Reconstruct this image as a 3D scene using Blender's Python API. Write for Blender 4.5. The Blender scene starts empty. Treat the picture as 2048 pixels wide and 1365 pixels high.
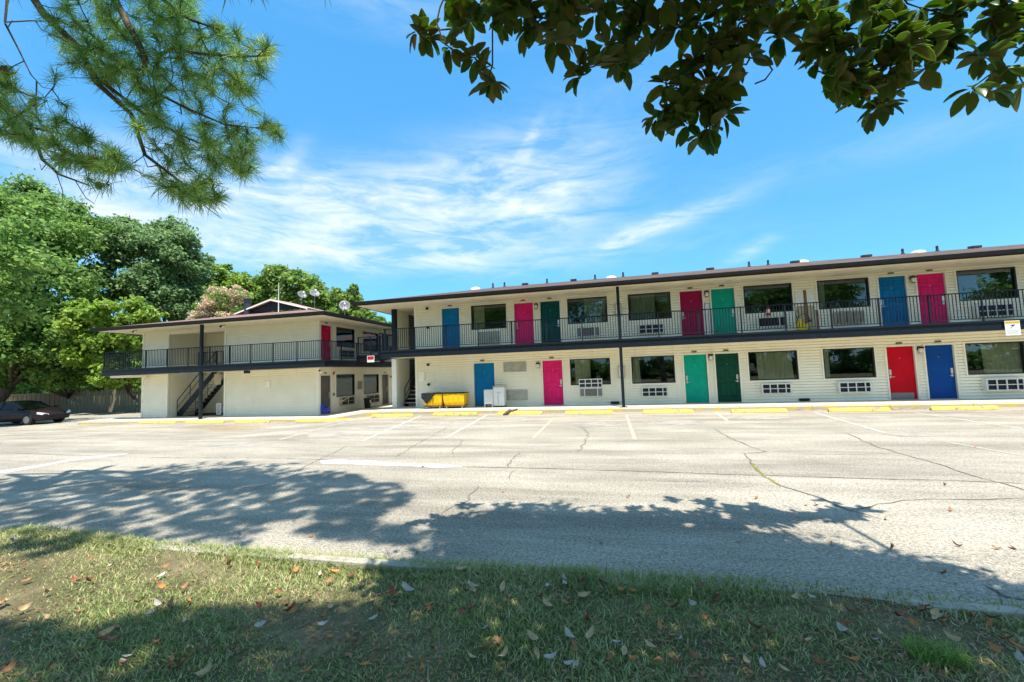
import bpy, math, random
import numpy as np
from mathutils import Vector, Matrix

rnd = random.Random(7)
npr = np.random.default_rng(7)
scene = bpy.context.scene
COL = scene.collection

# ------------------------------------------------------------------ camera
F_PX, YAW, PITCH, ROLL = 846.325, math.radians(-13.1218), math.radians(4.0761), math.radians(-2.0084)
CAM = np.array([0.0, -19.4444, 1.6203])
def cam_axes():
    cy, sy, cp, sp = math.cos(YAW), math.sin(YAW), math.cos(PITCH), math.sin(PITCH)
    f = np.array([sy*cp, cy*cp, sp]); r = np.array([cy, -sy, 0.0]); u = np.cross(r, f)
    cr, sr = math.cos(ROLL), math.sin(ROLL)
    return r*cr + u*sr, u*cr - r*sr, f
CR, CU, CF = cam_axes()
cd = bpy.data.cameras.new('camera'); cam = bpy.data.objects.new('camera', cd); COL.objects.link(cam)
cd.sensor_width = 36.0; cd.sensor_fit = 'HORIZONTAL'; cd.lens = F_PX/2048*36.0
cd.clip_start = 0.05; cd.clip_end = 3000
cam.matrix_world = Matrix(((CR[0], CU[0], -CF[0], CAM[0]), (CR[1], CU[1], -CF[1], CAM[1]), (CR[2], CU[2], -CF[2], CAM[2]), (0, 0, 0, 1)))
scene.camera = cam
def ray(px, py): return CF + CR*(px-1024)/F_PX - CU*(py-682.5)/F_PX
def at_w(px, py, w): return CAM + ray(px, py)*w          # a point w metres in front of the lens
def at_z(px, py, z):
    d = ray(px, py); return CAM + d*((z-CAM[2])/d[2])
def at_y(px, py, y):
    d = ray(px, py); return CAM + d*((y-CAM[1])/d[1])
def to_px(P):
    d = np.asarray(P, float)-CAM; w = d@CF
    return 1024+F_PX*(d@CR)/w, 682.5-F_PX*(d@CU)/w, w

# ------------------------------------------------------------------ sun, sky, exposure
SUN = np.array([0.20, -0.33, 1.0])               # direction towards the sun, per metre of height
SUN_EL = math.atan2(1.0, math.hypot(SUN[0], SUN[1])); SUN_AZ = math.atan2(SUN[0], SUN[1])
SUN_STRENGTH, SKY_STRENGTH, EXPOSURE = 2.5, 0.15, 1.72
ld = bpy.data.lights.new('sun', 'SUN'); ld.energy = SUN_STRENGTH; ld.angle = math.radians(0.53); ld.color = (1.0, 0.95, 0.86)
sun = bpy.data.objects.new('sun', ld); COL.objects.link(sun)
sun.rotation_euler = Vector(SUN).to_track_quat('Z', 'Y').to_euler()

def azel(px, py):
    d = ray(px, py); d = d/np.linalg.norm(d); return math.atan2(d[0], d[1]), math.asin(d[2])
world = bpy.data.worlds.new('World'); scene.world = world; world.use_nodes = True
def build_world():
    nt = world.node_tree; N = nt.nodes; L = nt.links; N.clear()
    def nd(t, **kw):
        n = N.new(t)
        for k, v in kw.items(): setattr(n, k, v)
        return n
    def mth(op, a, b=None, c=None, clamp=False):
        n = nd('ShaderNodeMath', operation=op); n.use_clamp = clamp
        for i, x in enumerate((a, b, c)):
            if x is None: continue
            if isinstance(x, (int, float)): n.inputs[i].default_value = x
            else: L.new(x, n.inputs[i])
        return n.outputs[0]
    sky = nd('ShaderNodeTexSky'); sky.sky_type = 'NISHITA'; sky.sun_disc = False
    sky.sun_elevation = SUN_EL; sky.sun_rotation = SUN_AZ; sky.altitude = 0; sky.air_density = 1.0; sky.dust_density = 0.35; sky.ozone_density = 2.6
    tint = nd('ShaderNodeMix', data_type='RGBA', blend_type='MULTIPLY'); tint.inputs[0].default_value = 1.0; L.new(sky.outputs[0], tint.inputs[6]); tint.inputs[7].default_value = (.38, .60, .61, 1)
    azure = nd('ShaderNodeMix', data_type='RGBA'); azure.inputs[0].default_value = .58; L.new(tint.outputs[2], azure.inputs[6]); azure.inputs[7].default_value = (.14, .93, 2.10, 1)
    tc = nd('ShaderNodeTexCoord'); sx = nd('ShaderNodeSeparateXYZ'); L.new(tc.outputs['Generated'], sx.inputs[0])
    az = mth('ARCTAN2', sx.outputs[0], sx.outputs[1]); el = mth('ARCSINE', sx.outputs[2])
    cm = nd('ShaderNodeCombineXYZ'); L.new(az, cm.inputs[0]); L.new(el, cm.inputs[1])
    def noise(scale, detail, sxy, rot, dist=0.0, w=0.0):
        mp = nd('ShaderNodeMapping'); mp.inputs['Scale'].default_value = (sxy[0], sxy[1], 1); mp.inputs['Rotation'].default_value = (0, 0, rot); mp.inputs['Location'].default_value = (w, w*.7, w*.3)
        L.new(cm.outputs[0], mp.inputs[0]); n = nd('ShaderNodeTexNoise'); n.inputs['Scale'].default_value = scale; n.inputs['Detail'].default_value = detail
        n.inputs['Roughness'].default_value = 0.62; n.inputs['Distortion'].default_value = dist; L.new(mp.outputs[0], n.inputs['Vector']); return n.outputs[0]
    nA = noise(5.0, 9, (0.8, 3.4), 0.28, 0.9, 1.3); nB = noise(11.0, 8, (0.7, 2.8), -0.30, 0.7, 4.1); nC = noise(2.2, 3, (1, 2.2), 0.1, 0.3, 9.0)
    # wisps of cirrus: centre px, half length px, half width px, slant, strength
    blobs = [(690, 452, 430, 62, .10, .95), (900, 400, 300, 85, -.26, .85), (560, 375, 330, 55, .05, .42), (1045, 312, 52, 13, -1.0, .9), (972, 352, 34, 24, -.5, .95), (1120, 400, 120, 60, -.2, .55),
             (420, 470, 240, 50, .1, .8), (545, 360, 75, 20, -.75, .75), (605, 392, 60, 16, -.6, .65), (1350, 438, 105, 17, -.30, 1.0), (1245, 482, 55, 13, -.4, .8), (1500, 500, 50, 14, -.5, .6), (1600, 340, 260, 40, -.25, .10), (800, 520, 500, 28, .03, .45), (300, 400, 150, 60, -.5, .5), (1900, 260, 250, 40, -.3, .10)]
    tot = None
    for px, py, ra, rb, th, st in blobs:
        a0, e0 = azel(px, py); a1, e1 = azel(px+40, py); a2, e2 = azel(px, py-40)
        ka = math.hypot(a1-a0, e1-e0)/40; kb = math.hypot(a2-a0, e2-e0)/40
        t2 = th - math.atan2(e1-e0, a1-a0); c, s = math.cos(-th + math.atan2(e1-e0, a1-a0)), math.sin(-th + math.atan2(e1-e0, a1-a0))
        da = mth('SUBTRACT', az, a0); de = mth('SUBTRACT', el, e0)
        u = mth('MULTIPLY', mth('ADD', mth('MULTIPLY', da, c), mth('MULTIPLY', de, s)), 1/(ra*ka))
        v = mth('MULTIPLY', mth('SUBTRACT', mth('MULTIPLY', de, c), mth('MULTIPLY', da, s)), 1/(rb*kb))
        r2 = mth('ADD', mth('MULTIPLY', u, u), mth('MULTIPLY', v, v))
        g = mth('MULTIPLY', mth('POWER', 2.718, mth('MULTIPLY', r2, -1.0)), st*1.2)
        tot = g if tot is None else mth('ADD', tot, g)
    tot = mth('MINIMUM', tot, 1.0)
    a_c = azel(1024, 400)[0]                                                       # unseen thin cirrus added beyond the frame to make the shade less blue
    side = mth('MULTIPLY', mth('SUBTRACT', mth('ABSOLUTE', mth('SUBTRACT', az, a_c)), math.radians(50)), 1/math.radians(12), clamp=True)
    high = mth('MULTIPLY', mth('SUBTRACT', el, math.radians(38)), 1/math.radians(10), clamp=True)
    general = mth('MULTIPLY', mth('MAXIMUM', side, high), mth('MULTIPLY', mth('SUBTRACT', nC, 0.26), 1.9))
    nz = mth('ADD', mth('MULTIPLY', nA, 0.62), mth('MULTIPLY', nB, 0.38))
    m = nd('ShaderNodeMapRange'); m.inputs['From Min'].default_value = 0.40; m.inputs['From Max'].default_value = 0.64; L.new(nz, m.inputs['Value'])
    veil = mth('ADD', mth('MULTIPLY', tot, mth('ADD', mth('MULTIPLY', m.outputs[0], 0.85), 0.16)), mth('MULTIPLY', mth('MAXIMUM', general, 0.0), m.outputs[0]), clamp=True)
    mx = nd('ShaderNodeMix', data_type='RGBA'); L.new(veil, mx.inputs[0]); L.new(azure.outputs[2], mx.inputs[6]); mx.inputs[7].default_value = (2.1, 2.3, 2.45, 1)
    bg = nd('ShaderNodeBackground'); bg.inputs['Strength'].default_value = SKY_STRENGTH; L.new(mx.outputs[2], bg.inputs['Color'])
    out = nd('ShaderNodeOutputWorld'); L.new(bg.outputs[0], out.inputs[0])
build_world()
vs = scene.view_settings; vs.view_transform = 'Standard'; vs.look = 'None'; vs.exposure = EXPOSURE; vs.gamma = 1.0; vs.use_curve_mapping = False
scene.cycles.max_bounces = 8; scene.cycles.diffuse_bounces = 5; scene.cycles.transparent_max_bounces = 8; scene.cycles.caustics_reflective = False; scene.cycles.caustics_refractive = False

# ------------------------------------------------------------------ materials
MATS = {}
def new_mat(name):
    m = bpy.data.materials.new(name); m.use_nodes = True; MATS[name] = m
    nt = m.node_tree; return m, nt, nt.nodes['Principled BSDF']
def ncoord(nt, scale=(1, 1, 1)):
    g = nt.nodes.new('ShaderNodeNewGeometry'); mp = nt.nodes.new('ShaderNodeMapping'); mp.inputs['Scale'].default_value = scale
    nt.links.new(g.outputs['Position'], mp.inputs[0]); return mp.outputs[0]
def nnoise(nt, vec, scale, detail=4, rough=.55, dist=0):
    n = nt.nodes.new('ShaderNodeTexNoise'); n.inputs['Scale'].default_value = scale; n.inputs['Detail'].default_value = detail; n.inputs['Roughness'].default_value = rough; n.inputs['Distortion'].default_value = dist
    nt.links.new(vec, n.inputs['Vector']); return n.outputs[0]
def nramp(nt, fac, stops):
    r = nt.nodes.new('ShaderNodeValToRGB'); el = r.color_ramp.elements
    while len(el) < len(stops): el.new(0.5)
    for e, (p, c) in zip(el, stops): e.position = p; e.color = (*c, 1) if len(c) == 3 else c
    nt.links.new(fac, r.inputs[0]); return r.outputs[0]
def nmix(nt, fac, a, b, mode='MIX'):
    m = nt.nodes.new('ShaderNodeMix'); m.data_type = 'RGBA'; m.blend_type = mode
    for i, x in ((0, fac), (6, a), (7, b)):
        if isinstance(x, (int, float)): m.inputs[i].default_value = x
        elif isinstance(x, tuple): m.inputs[i].default_value = (*x, 1)
        else: nt.links.new(x, m.inputs[i])
    return m.outputs[2]
def nbump(nt, h, strength, dist, b):
    n = nt.nodes.new('ShaderNodeBump'); n.inputs['Strength'].default_value = strength; n.inputs['Distance'].default_value = dist
    nt.links.new(h, n.inputs['Height']); nt.links.new(n.outputs[0], b.inputs['Normal'])
def basic(name, col, var=.18, scale=3.0, rough=.6, metal=0.0, bump=0.0, bscale=60, spec=.4, dirt=None, sc=(1, 1, 1)):
    m, nt, b = new_mat(name); v = ncoord(nt, sc); n = nnoise(nt, v, scale, 6, .6)
    lo = tuple(c*(1-var) for c in col); hi = tuple(min(1, c*(1+var)) for c in col)
    c = nramp(nt, n, [(.3, lo), (.7, hi)])
    if dirt:
        n2 = nnoise(nt, v, dirt[1], 8, .7); f = nramp(nt, n2, [(dirt[2], (0, 0, 0)), (dirt[3], (1, 1, 1))]); c = nmix(nt, f, c, dirt[0])
    nt.links.new(c, b.inputs['Base Color']); b.inputs['Roughness'].default_value = rough; b.inputs['Metallic'].default_value = metal; b.inputs['Specular IOR Level'].default_value = spec
    if bump: nbump(nt, nnoise(nt, v, bscale, 5), bump, .02, b)
    return m
def m_siding():
    m, nt, b = new_mat('siding'); v = ncoord(nt); c = nramp(nt, nnoise(nt, v, 1.3, 6, .6), [(.3, (.89, .85, .69)), (.7, (.95, .92, .78))])
    st = nnoise(nt, ncoord(nt, (3.2, 3.2, .28)), 1.0, 7, .68); c = nmix(nt, nramp(nt, st, [(.56, (0, 0, 0)), (.84, (.5, .5, .5))]), c, (.62, .55, .40))
    gm = nnoise(nt, v, 4.5, 8, .75); c = nmix(nt, nramp(nt, gm, [(.60, (0, 0, 0)), (.80, (.7, .7, .7))]), c, (.58, .54, .44))
    nt.links.new(c, b.inputs['Base Color']); b.inputs['Roughness'].default_value = .45; b.inputs['Specular IOR Level'].default_value = .3
m_siding()
basic('wall_core', (.55, .50, .38), .1, 2)
basic('trim_white', (.84, .81, .70), .06, 4, .45)
basic('soffit_cream', (.84, .77, .57), .07, 1.7, .5, dirt=((.50, .44, .32), 1.1, .55, .85))
basic('dark_metal', (.008, .013, .019), .35, 9, .5, spec=.25, dirt=((.03, .026, .024), 14, .66, .8))
basic('black_gutter', (.011, .009, .009), .35, 6, .5, spec=.25)
basic('window_frame', (.015, .018, .018), .2, 8, .4)
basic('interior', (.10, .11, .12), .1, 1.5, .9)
basic('curtain', (.60, .55, .36), .12, 6, .9, sc=(1, 1, .2))
basic('curtain_dark', (.30, .34, .27), .12, 6, .9, sc=(1, 1, .2))
basic('chrome', (.62, .61, .58), .08, 20, .28, metal=.85)
basic('white_plastic', (.72, .73, .70), .06, 8, .45, dirt=((.42, .38, .30), 9, .62, .8))
basic('beige_metal', (.42, .38, .29), .1, 10, .5)
basic('ac_dark', (.022, .028, .035), .3, 20, .6)
basic('coil_grey', (.22, .22, .21), .2, 40, .5, metal=.4)
basic('foil_panel', (.36, .37, .33), .25, 4, .5, metal=.15, dirt=((.42, .40, .22), 2.5, .5, .7))
basic('concrete', (.54, .50, .43), .14, 5, .85, bump=.25, bscale=120, dirt=((.25, .22, .18), 3, .58, .8))
basic('kerb_edge', (.42, .38, .31), .2, 6, .9, bump=.4, bscale=70, dirt=((.2, .17, .12), 5, .5, .75))
basic('plywood', (.50, .42, .27), .15, 5, .7, dirt=((.30, .20, .10), 7, .52, .62))
basic('lumber', (.22, .10, .045), .25, 8, .7, sc=(1, 1, .25))
basic('cart_yellow', (.80, .50, .005), .08, 7, .45)
basic('bag_black', (.018, .02, .024), .3, 12, .35, bump=.8, bscale=14)
basic('bucket_blue', (.02, .045, .42), .1, 9, .4)
basic('bucket_yellow', (.80, .62, .01), .08, 9, .4)
basic('mop_wood', (.62, .50, .30), .1, 12, .6)
basic('extinguisher_red', (.55, .012, .02), .08, 9, .3)
basic('sign_white', (.80, .80, .76), .03, 9, .45)
basic('sign_yellow', (.80, .52, .04), .04, 9, .45)
basic('sign_red', (.66, .02, .06), .05, 9, .45)
basic('sign_ink', (.02, .02, .02), .1, 9, .6)
basic('sign_grey', (.50, .52, .50), .05, 9, .6)
basic('lamp_glass', (.75, .73, .66), .05, 9, .25)
basic('dish_grey', (.17, .175, .18), .07, 6, .4)
basic('stain_iron', (.25, .12, .05), .2, 8, .8)
basic('fence_wood', (.24, .20, .14), .35, 3.5, .85, sc=(6, 6, .7), dirt=((.12, .11, .08), 4, .5, .75))
basic('fence_brown', (.27, .17, .085), .25, 4, .8, sc=(5, 5, .7))
basic('bark', (.12, .085, .06), .4, 7, .9, bump=.9, bscale=22, sc=(1, 1, .35))
basic('bark_grey', (.17, .145, .12), .35, 8, .9, bump=.8, bscale=26, sc=(1, 1, .4))
basic('twig', (.10, .075, .05), .3, 18, .85)
basic('soil_far', (.09, .10, .045), .35, .6, .95)
basic('tyre', (.012, .012, .013), .2, 20, .8)
basic('rim', (.33, .33, .34), .1, 20, .35, metal=.8)
basic('car_paint', (.020, .009, .012), .15, 4, .28, spec=.35)
basic('car_black', (.010, .010, .012), .2, 9, .5)
basic('car_lamp', (.62, .62, .58), .05, 9, .12)
basic('car_glass', (.008, .011, .012), .1, 4, .12, spec=.25)
basic('room_plate', (.10, .09, .05), .1, 9, .6)
basic('stone_white', (.78, .77, .73), .08, 6, .8)
basic('pipe_dark', (.03, .035, .045), .2, 9, .5)
basic('white_cap', (.72, .71, .68), .08, 9, .5)
for n_, c_ in (('door_blue', (.001, .155, .38)), ('door_pink', (.70, .016, .155)), ('door_pine', (.002, .070, .070)), ('door_maroon', (.30, .006, .060)), ('door_green', (.001, .34, .235)),
               ('door_red', (.54, .0005, .012)), ('door_navy', (.001, .058, .27)), ('door_grey', (.11, .10, .09)), ('door_rose', (.58, .008, .075)), ('door_dkgreen', (.003, .062, .036))):
    basic(n_, c_, .13, 2.2, .5, spec=.14, dirt=(tuple(min(1, x*1.12+.004) for x in c_), 5, .6, .85))

def m_glass():
    m, nt, b = new_mat('glass'); nt.nodes.remove(b); N = nt.nodes; L = nt.links
    tr = N.new('ShaderNodeBsdfTransparent'); tr.inputs[0].default_value = (.88, .92, .90, 1)
    gl = N.new('ShaderNodeBsdfGlossy'); gl.inputs['Color'].default_value = (.80, .88, .92, 1); gl.inputs['Roughness'].default_value = .012
    fr = N.new('ShaderNodeFresnel'); fr.inputs[0].default_value = 1.5
    ad = N.new('ShaderNodeMath'); ad.operation = 'ADD'; ad.inputs[1].default_value = .02; ad.use_clamp = True; L.new(fr.outputs[0], ad.inputs[0])
    v = ncoord(nt); n = nnoise(nt, v, .9, 2); bp = N.new('ShaderNodeBump'); bp.inputs['Strength'].default_value = .05; bp.inputs['Distance'].default_value = .02; L.new(n, bp.inputs['Height']); L.new(bp.outputs[0], gl.inputs['Normal'])
    mx = N.new('ShaderNodeMixShader'); L.new(ad.outputs[0], mx.inputs[0]); L.new(tr.outputs[0], mx.inputs[1]); L.new(gl.outputs[0], mx.inputs[2]); L.new(mx.outputs[0], N['Material Output'].inputs[0])
m_glass()
def m_asphalt():
    m, nt, b = new_mat('asphalt'); v = ncoord(nt)
    big = nnoise(nt, v, .35, 5, .6); c = nramp(nt, big, [(.3, (.34, .31, .255)), (.7, (.45, .415, .35))])
    sp = nnoise(nt, v, 85, 3, .8); spk = nramp(nt, sp, [(.34, (.36, .34, .32)), (.50, (1, 1, 1)), (.68, (1.35, 1.33, 1.28))]); c = nmix(nt, 1.0, c, spk, 'MULTIPLY')
    sp2 = nnoise(nt, v, 34, 2, .6); c = nmix(nt, .9, c, nramp(nt, sp2, [(.36, (.62, .60, .57)), (.50, (1, 1, 1)), (.64, (1.22, 1.2, 1.17))]), 'MULTIPLY')
    streak = nnoise(nt, ncoord(nt, (.22, 1.3, 1)), 1.1, 6, .65); c = nmix(nt, .55, c, nramp(nt, streak, [(.36, (.42, .40, .37)), (.60, (1.10, 1.08, 1.05))]), 'MULTIPLY')
    nt.links.new(c, b.inputs['Base Color']); b.inputs['Roughness'].default_value = .9; b.inputs['Specular IOR Level'].default_value = .25
    nbump(nt, sp, .5, .012, b)
m_asphalt()
def m_paint(name, paint, base, lo, hi, scale):
    m, nt, b = new_mat(name); v = ncoord(nt); n = nnoise(nt, v, scale, 9, .72); f = nramp(nt, n, [(lo, (0, 0, 0)), (hi, (1, 1, 1))])
    sp = nnoise(nt, v, 80, 3, .8)
    pc = nmix(nt, .35, paint, nramp(nt, sp, [(.3, tuple(x*.7 for x in paint)), (.7, tuple(min(1, x*1.2) for x in paint))]))
    bc = nmix(nt, .8, base, nramp(nt, sp, [(.35, tuple(x*.55 for x in base)), (.65, tuple(min(1, x*1.25) for x in base))]))
    nt.links.new(nmix(nt, f, bc, pc), b.inputs['Base Color']); b.inputs['Roughness'].default_value = .75; nbump(nt, sp, .35, .01, b)
m_paint('line_white', (.55, .53, .48), (.40, .37, .31), .42, .62, 7)
m_paint('line_yellow', (.50, .41, .20), (.40, .37, .31), .46, .64, 7)
m_paint('kerb_yellow', (.66, .46, .06), (.48, .42, .32), .46, .60, 3.2)
m_paint('stop_yellow', (.68, .52, .11), (.30, .26, .17), .36, .48, 5)
m_paint('patch_pale', (.56, .53, .47), (.44, .41, .35), .36, .6, 2.5)
m_paint('oil_stain', (.19, .165, .135), (.40, .365, .305), .45, .70, 2.4)
basic('crack_dark', (.15, .135, .11), .4, 9, .95)
basic('crack_weed', (.22, .19, .05), .4, 9, .95)
def m_shingle(name, a, b_, c_):
    m, nt, b = new_mat(name); v = ncoord(nt, (1, 1, .2)); g = nt.nodes.new('ShaderNodeNewGeometry')
    n = nnoise(nt, v, 1.1, 4); n2 = nnoise(nt, v, 38, 3, .8)
    c = nramp(nt, g.outputs['Random Per Island'], [(0, a), (.5, b_), (1, c_)]); c = nmix(nt, .6, c, nramp(nt, n2, [(.3, (.55, .55, .55)), (.7, (1.3, 1.3, 1.3))]), 'MULTIPLY'); c = nmix(nt, .5, c, nramp(nt, n, [(.3, (.7, .7, .7)), (.7, (1.15, 1.1, 1.1))]), 'MULTIPLY')
    nt.links.new(c, b.inputs['Base Color']); b.inputs['Roughness'].default_value = .95
m_shingle('shingle_brown', (.20, .145, .125), (.27, .205, .185), (.33, .27, .25))
m_shingle('shingle_red', (.38, .25, .215), (.50, .345, .30), (.44, .335, .305))
def m_leaf(name, stops, trans=.35, rough=.5, tcol=None, spec=.35):
    m, nt, b = new_mat(name); g = nt.nodes.new('ShaderNodeNewGeometry'); v = ncoord(nt)
    n = nnoise(nt, v, .45, 3); f = nt.nodes.new('ShaderNodeMath'); f.operation = 'MULTIPLY_ADD'; f.inputs[1].default_value = .55; nt.links.new(g.outputs['Random Per Island'], f.inputs[0])
    f2 = nt.nodes.new('ShaderNodeMath'); f2.operation = 'MULTIPLY'; f2.inputs[1].default_value = .5; nt.links.new(n, f2.inputs[0]); nt.links.new(f2.outputs[0], f.inputs[2])
    c = nramp(nt, f.outputs[0], [(p, q) for p, q in stops]); nt.links.new(c, b.inputs['Base Color']); b.inputs['Roughness'].default_value = rough; b.inputs['Specular IOR Level'].default_value = spec
    if trans:
        t = nt.nodes.new('ShaderNodeBsdfTranslucent')
        if tcol: nt.links.new(nmix(nt, .6, c, tcol), t.inputs[0])
        else: nt.links.new(c, t.inputs[0])
        mx = nt.nodes.new('ShaderNodeMixShader'); mx.inputs[0].default_value = trans; nt.links.new(b.outputs[0], mx.inputs[1]); nt.links.new(t.outputs[0], mx.inputs[2]); nt.links.new(mx.outputs[0], nt.nodes['Material Output'].inputs[0])
m_leaf('leaf_oak', [(.2, (.07, .16, .04)), (.5, (.19, .34, .075)), (.8, (.42, .58, .14))], .55)
m_leaf('leaf_oak_grey', [(.2, (.08, .16, .07)), (.5, (.19, .32, .12)), (.8, (.40, .54, .21))], .52)
m_leaf('leaf_lime', [(.2, (.12, .22, .025)), (.5, (.25, .40, .05)), (.8, (.42, .56, .10))], .48)
m_leaf('leaf_elm', [(.2, (.11, .21, .045)), (.5, (.24, .38, .075)), (.8, (.42, .56, .15))], .52)
m_leaf('blossom', [(.2, (.55, .44, .28)), (.5, (.76, .58, .40)), (.8, (.84, .70, .52))], .35)
m_leaf('needle', [(.2, (.10, .24, .09)), (.5, (.21, .40, .11)), (.85, (.48, .58, .10))], .55, .45)
m_leaf('needle_new', [(.2, (.36, .48, .04)), (.6, (.58, .66, .06)), (.9, (.70, .60, .14))], .55, .45)
m_leaf('magnolia_top', [(.2, (.03, .10, .03)), (.6, (.065, .16, .04)), (.9, (.13, .24, .05))], .5, .3, (.30, .46, .04), .45)
m_leaf('magnolia_under', [(.2, (.09, .15, .05)), (.55, (.16, .22, .06)), (.9, (.34, .24, .09))], .58, .6, (.36, .50, .05))
m_leaf('magnolia_yellow', [(.2, (.35, .22, .03)), (.6, (.45, .26, .04)), (.9, (.35, .16, .03))], .35, .55)
m_leaf('grass_blade', [(.10, (.12, .20, .05)), (.40, (.24, .33, .085)), (.58, (.40, .42, .16)), (.80, (.70, .60, .36))], .32, .6)
m_leaf('shrub', [(.2, (.06, .14, .03)), (.6, (.12, .24, .05)), (.9, (.22, .34, .08))], .4)
for n_, c_ in (('litter_brown', (.30, .15, .07)), ('litter_orange', (.50, .21, .07)), ('litter_grey', (.48, .41, .35)), ('litter_tan', (.52, .36, .19)), ('litter_red', (.34, .09, .05)), ('needle_dry', (.42, .27, .13))):
    basic(n_, c_, .25, 30, .7)
def m_lawn():
    m, nt, b = new_mat('lawn'); v = ncoord(nt); n = nnoise(nt, v, 1.4, 6, .65); n2 = nnoise(nt, v, 45, 5, .7)
    c = nramp(nt, n, [(.30, (.10, .095, .04)), (.50, (.17, .14, .07)), (.66, (.30, .23, .14))]); c = nmix(nt, .85, c, nramp(nt, n2, [(.3, (.45, .45, .42)), (.7, (1.5, 1.45, 1.3))]), 'MULTIPLY')
    nt.links.new(c, b.inputs['Base Color']); b.inputs['Roughness'].default_value = .95; nbump(nt, n2, .9, .03, b)
m_lawn()

# ------------------------------------------------------------------ mesh helpers
ORG = {}
def frame_front(y0): return lambda u, o, z: (u, y0-o, z)
def frame_east(x0): return lambda u, o, z: (x0+o, u, z)
class MB:
    def __init__(s, T=None): s.v = []; s.f = []; s.m = []; s.T = T; s.k = 0
    def add(s, vs, fs):
        n = len(s.v)
        if s.T: vs = [s.T(*p) for p in vs]; fs = [tuple(reversed(f)) for f in fs]
        s.v += [tuple(map(float, p)) for p in vs]; s.f += [tuple(i+n for i in f) for f in fs]; s.m += [s.k]*len(fs); return s
    def box(s, x0, x1, y0, y1, z0, z1):
        return s.add([(x0, y0, z0), (x1, y0, z0), (x1, y1, z0), (x0, y1, z0), (x0, y0, z1), (x1, y0, z1), (x1, y1, z1), (x0, y1, z1)],
                     [(3, 2, 1, 0), (4, 5, 6, 7), (0, 1, 5, 4), (1, 2, 6, 5), (2, 3, 7, 6), (3, 0, 4, 7)])
    def poly(s, pts): return s.add(pts, [tuple(range(len(pts)))])
    def prism(s, pts, vec):
        n = len(pts); q = [tuple(np.add(p, vec)) for p in pts]
        return s.add(list(pts)+q, [tuple(range(n))[::-1], tuple(range(n, 2*n))]+[(i, (i+1) % n, n+(i+1) % n, n+i) for i in range(n)])
    def tube(s, pts, r, n=6, cap=True):
        P = [np.array(p, float) for p in pts]; R = r if isinstance(r, (list, tuple)) else [r]*len(P); vs = []; fs = []; prev = None
        for i, p in enumerate(P):
            t = P[min(i+1, len(P)-1)]-P[max(i-1, 0)]; t = t/(np.linalg.norm(t)+1e-9)
            if prev is None: a = np.cross(t, (0, 0, 1.0)); a = a if np.linalg.norm(a) > .05 else np.cross(t, (1.0, 0, 0))
            else: a = prev - t*(prev@t)
            a = a/(np.linalg.norm(a)+1e-9); prev = a; b = np.cross(t, a)
            for k in range(n):
                w = 2*math.pi*k/n; vs.append(tuple(p+R[i]*(a*math.cos(w)+b*math.sin(w))))
        for i in range(len(P)-1):
            for k in range(n): fs.append((i*n+k, i*n+(k+1) % n, (i+1)*n+(k+1) % n, (i+1)*n+k))
        if cap: fs.append(tuple(range(n))[::-1]); fs.append(tuple((len(P)-1)*n+k for k in range(n)))
        return s.add(vs, fs)
    def lathe(s, prof, c=(0, 0, 0), n=16, M=None):
        vs = []; fs = []
        for r, z in prof:
            for k in range(n):
                w = 2*math.pi*k/n; p = Vector((r*math.cos(w), r*math.sin(w), z)); p = (M @ p) if M else p; vs.append((p.x+c[0], p.y+c[1], p.z+c[2]))
        for i in range(len(prof)-1):
            for k in range(n): fs.append((i*n+k, i*n+(k+1) % n, (i+1)*n+(k+1) % n, (i+1)*n+k))
        return s.add(vs, fs)
    def build(s, name, mat, parent=None, org=None, smooth=False, bevel=0, mats=None):
        o = ORG.get(root_of(parent)) if parent is not None else org
        vs = s.v if o is None else [(a-o[0], b-o[1], c-o[2]) for a, b, c in s.v]
        me = bpy.data.meshes.new(name); me.from_pydata(vs, [], s.f)
        for q in (mats or [mat]): me.materials.append(MATS[q])
        if mats: me.polygons.foreach_set('material_index', s.m)
        if smooth: me.polygons.foreach_set('use_smooth', [True]*len(me.polygons))
        ob = bpy.data.objects.new(name, me); COL.objects.link(ob)
        if parent is not None: ob.parent = parent
        elif org is not None: ob.location = org; ORG[ob] = org
        if bevel:
            b = ob.modifiers.new('edge', 'BEVEL'); b.width = bevel; b.segments = 2; b.limit_method = 'ANGLE'; b.angle_limit = .6
        return ob
def root_of(o):
    while o.parent is not None: o = o.parent
    return o
def tag(o, label=None, cat=None, group=None, kind=None):
    if label: o['label'] = label
    if cat: o['category'] = cat
    if group: o['group'] = group
    if kind: o['kind'] = kind
    return o
def thing(name, label, cat, loc=(0, 0, 0), group=None):
    o = bpy.data.objects.new(name, None); COL.objects.link(o); o.location = loc; o.empty_display_size = .2; ORG[o] = tuple(loc)
    return tag(o, label, cat, group)
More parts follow.
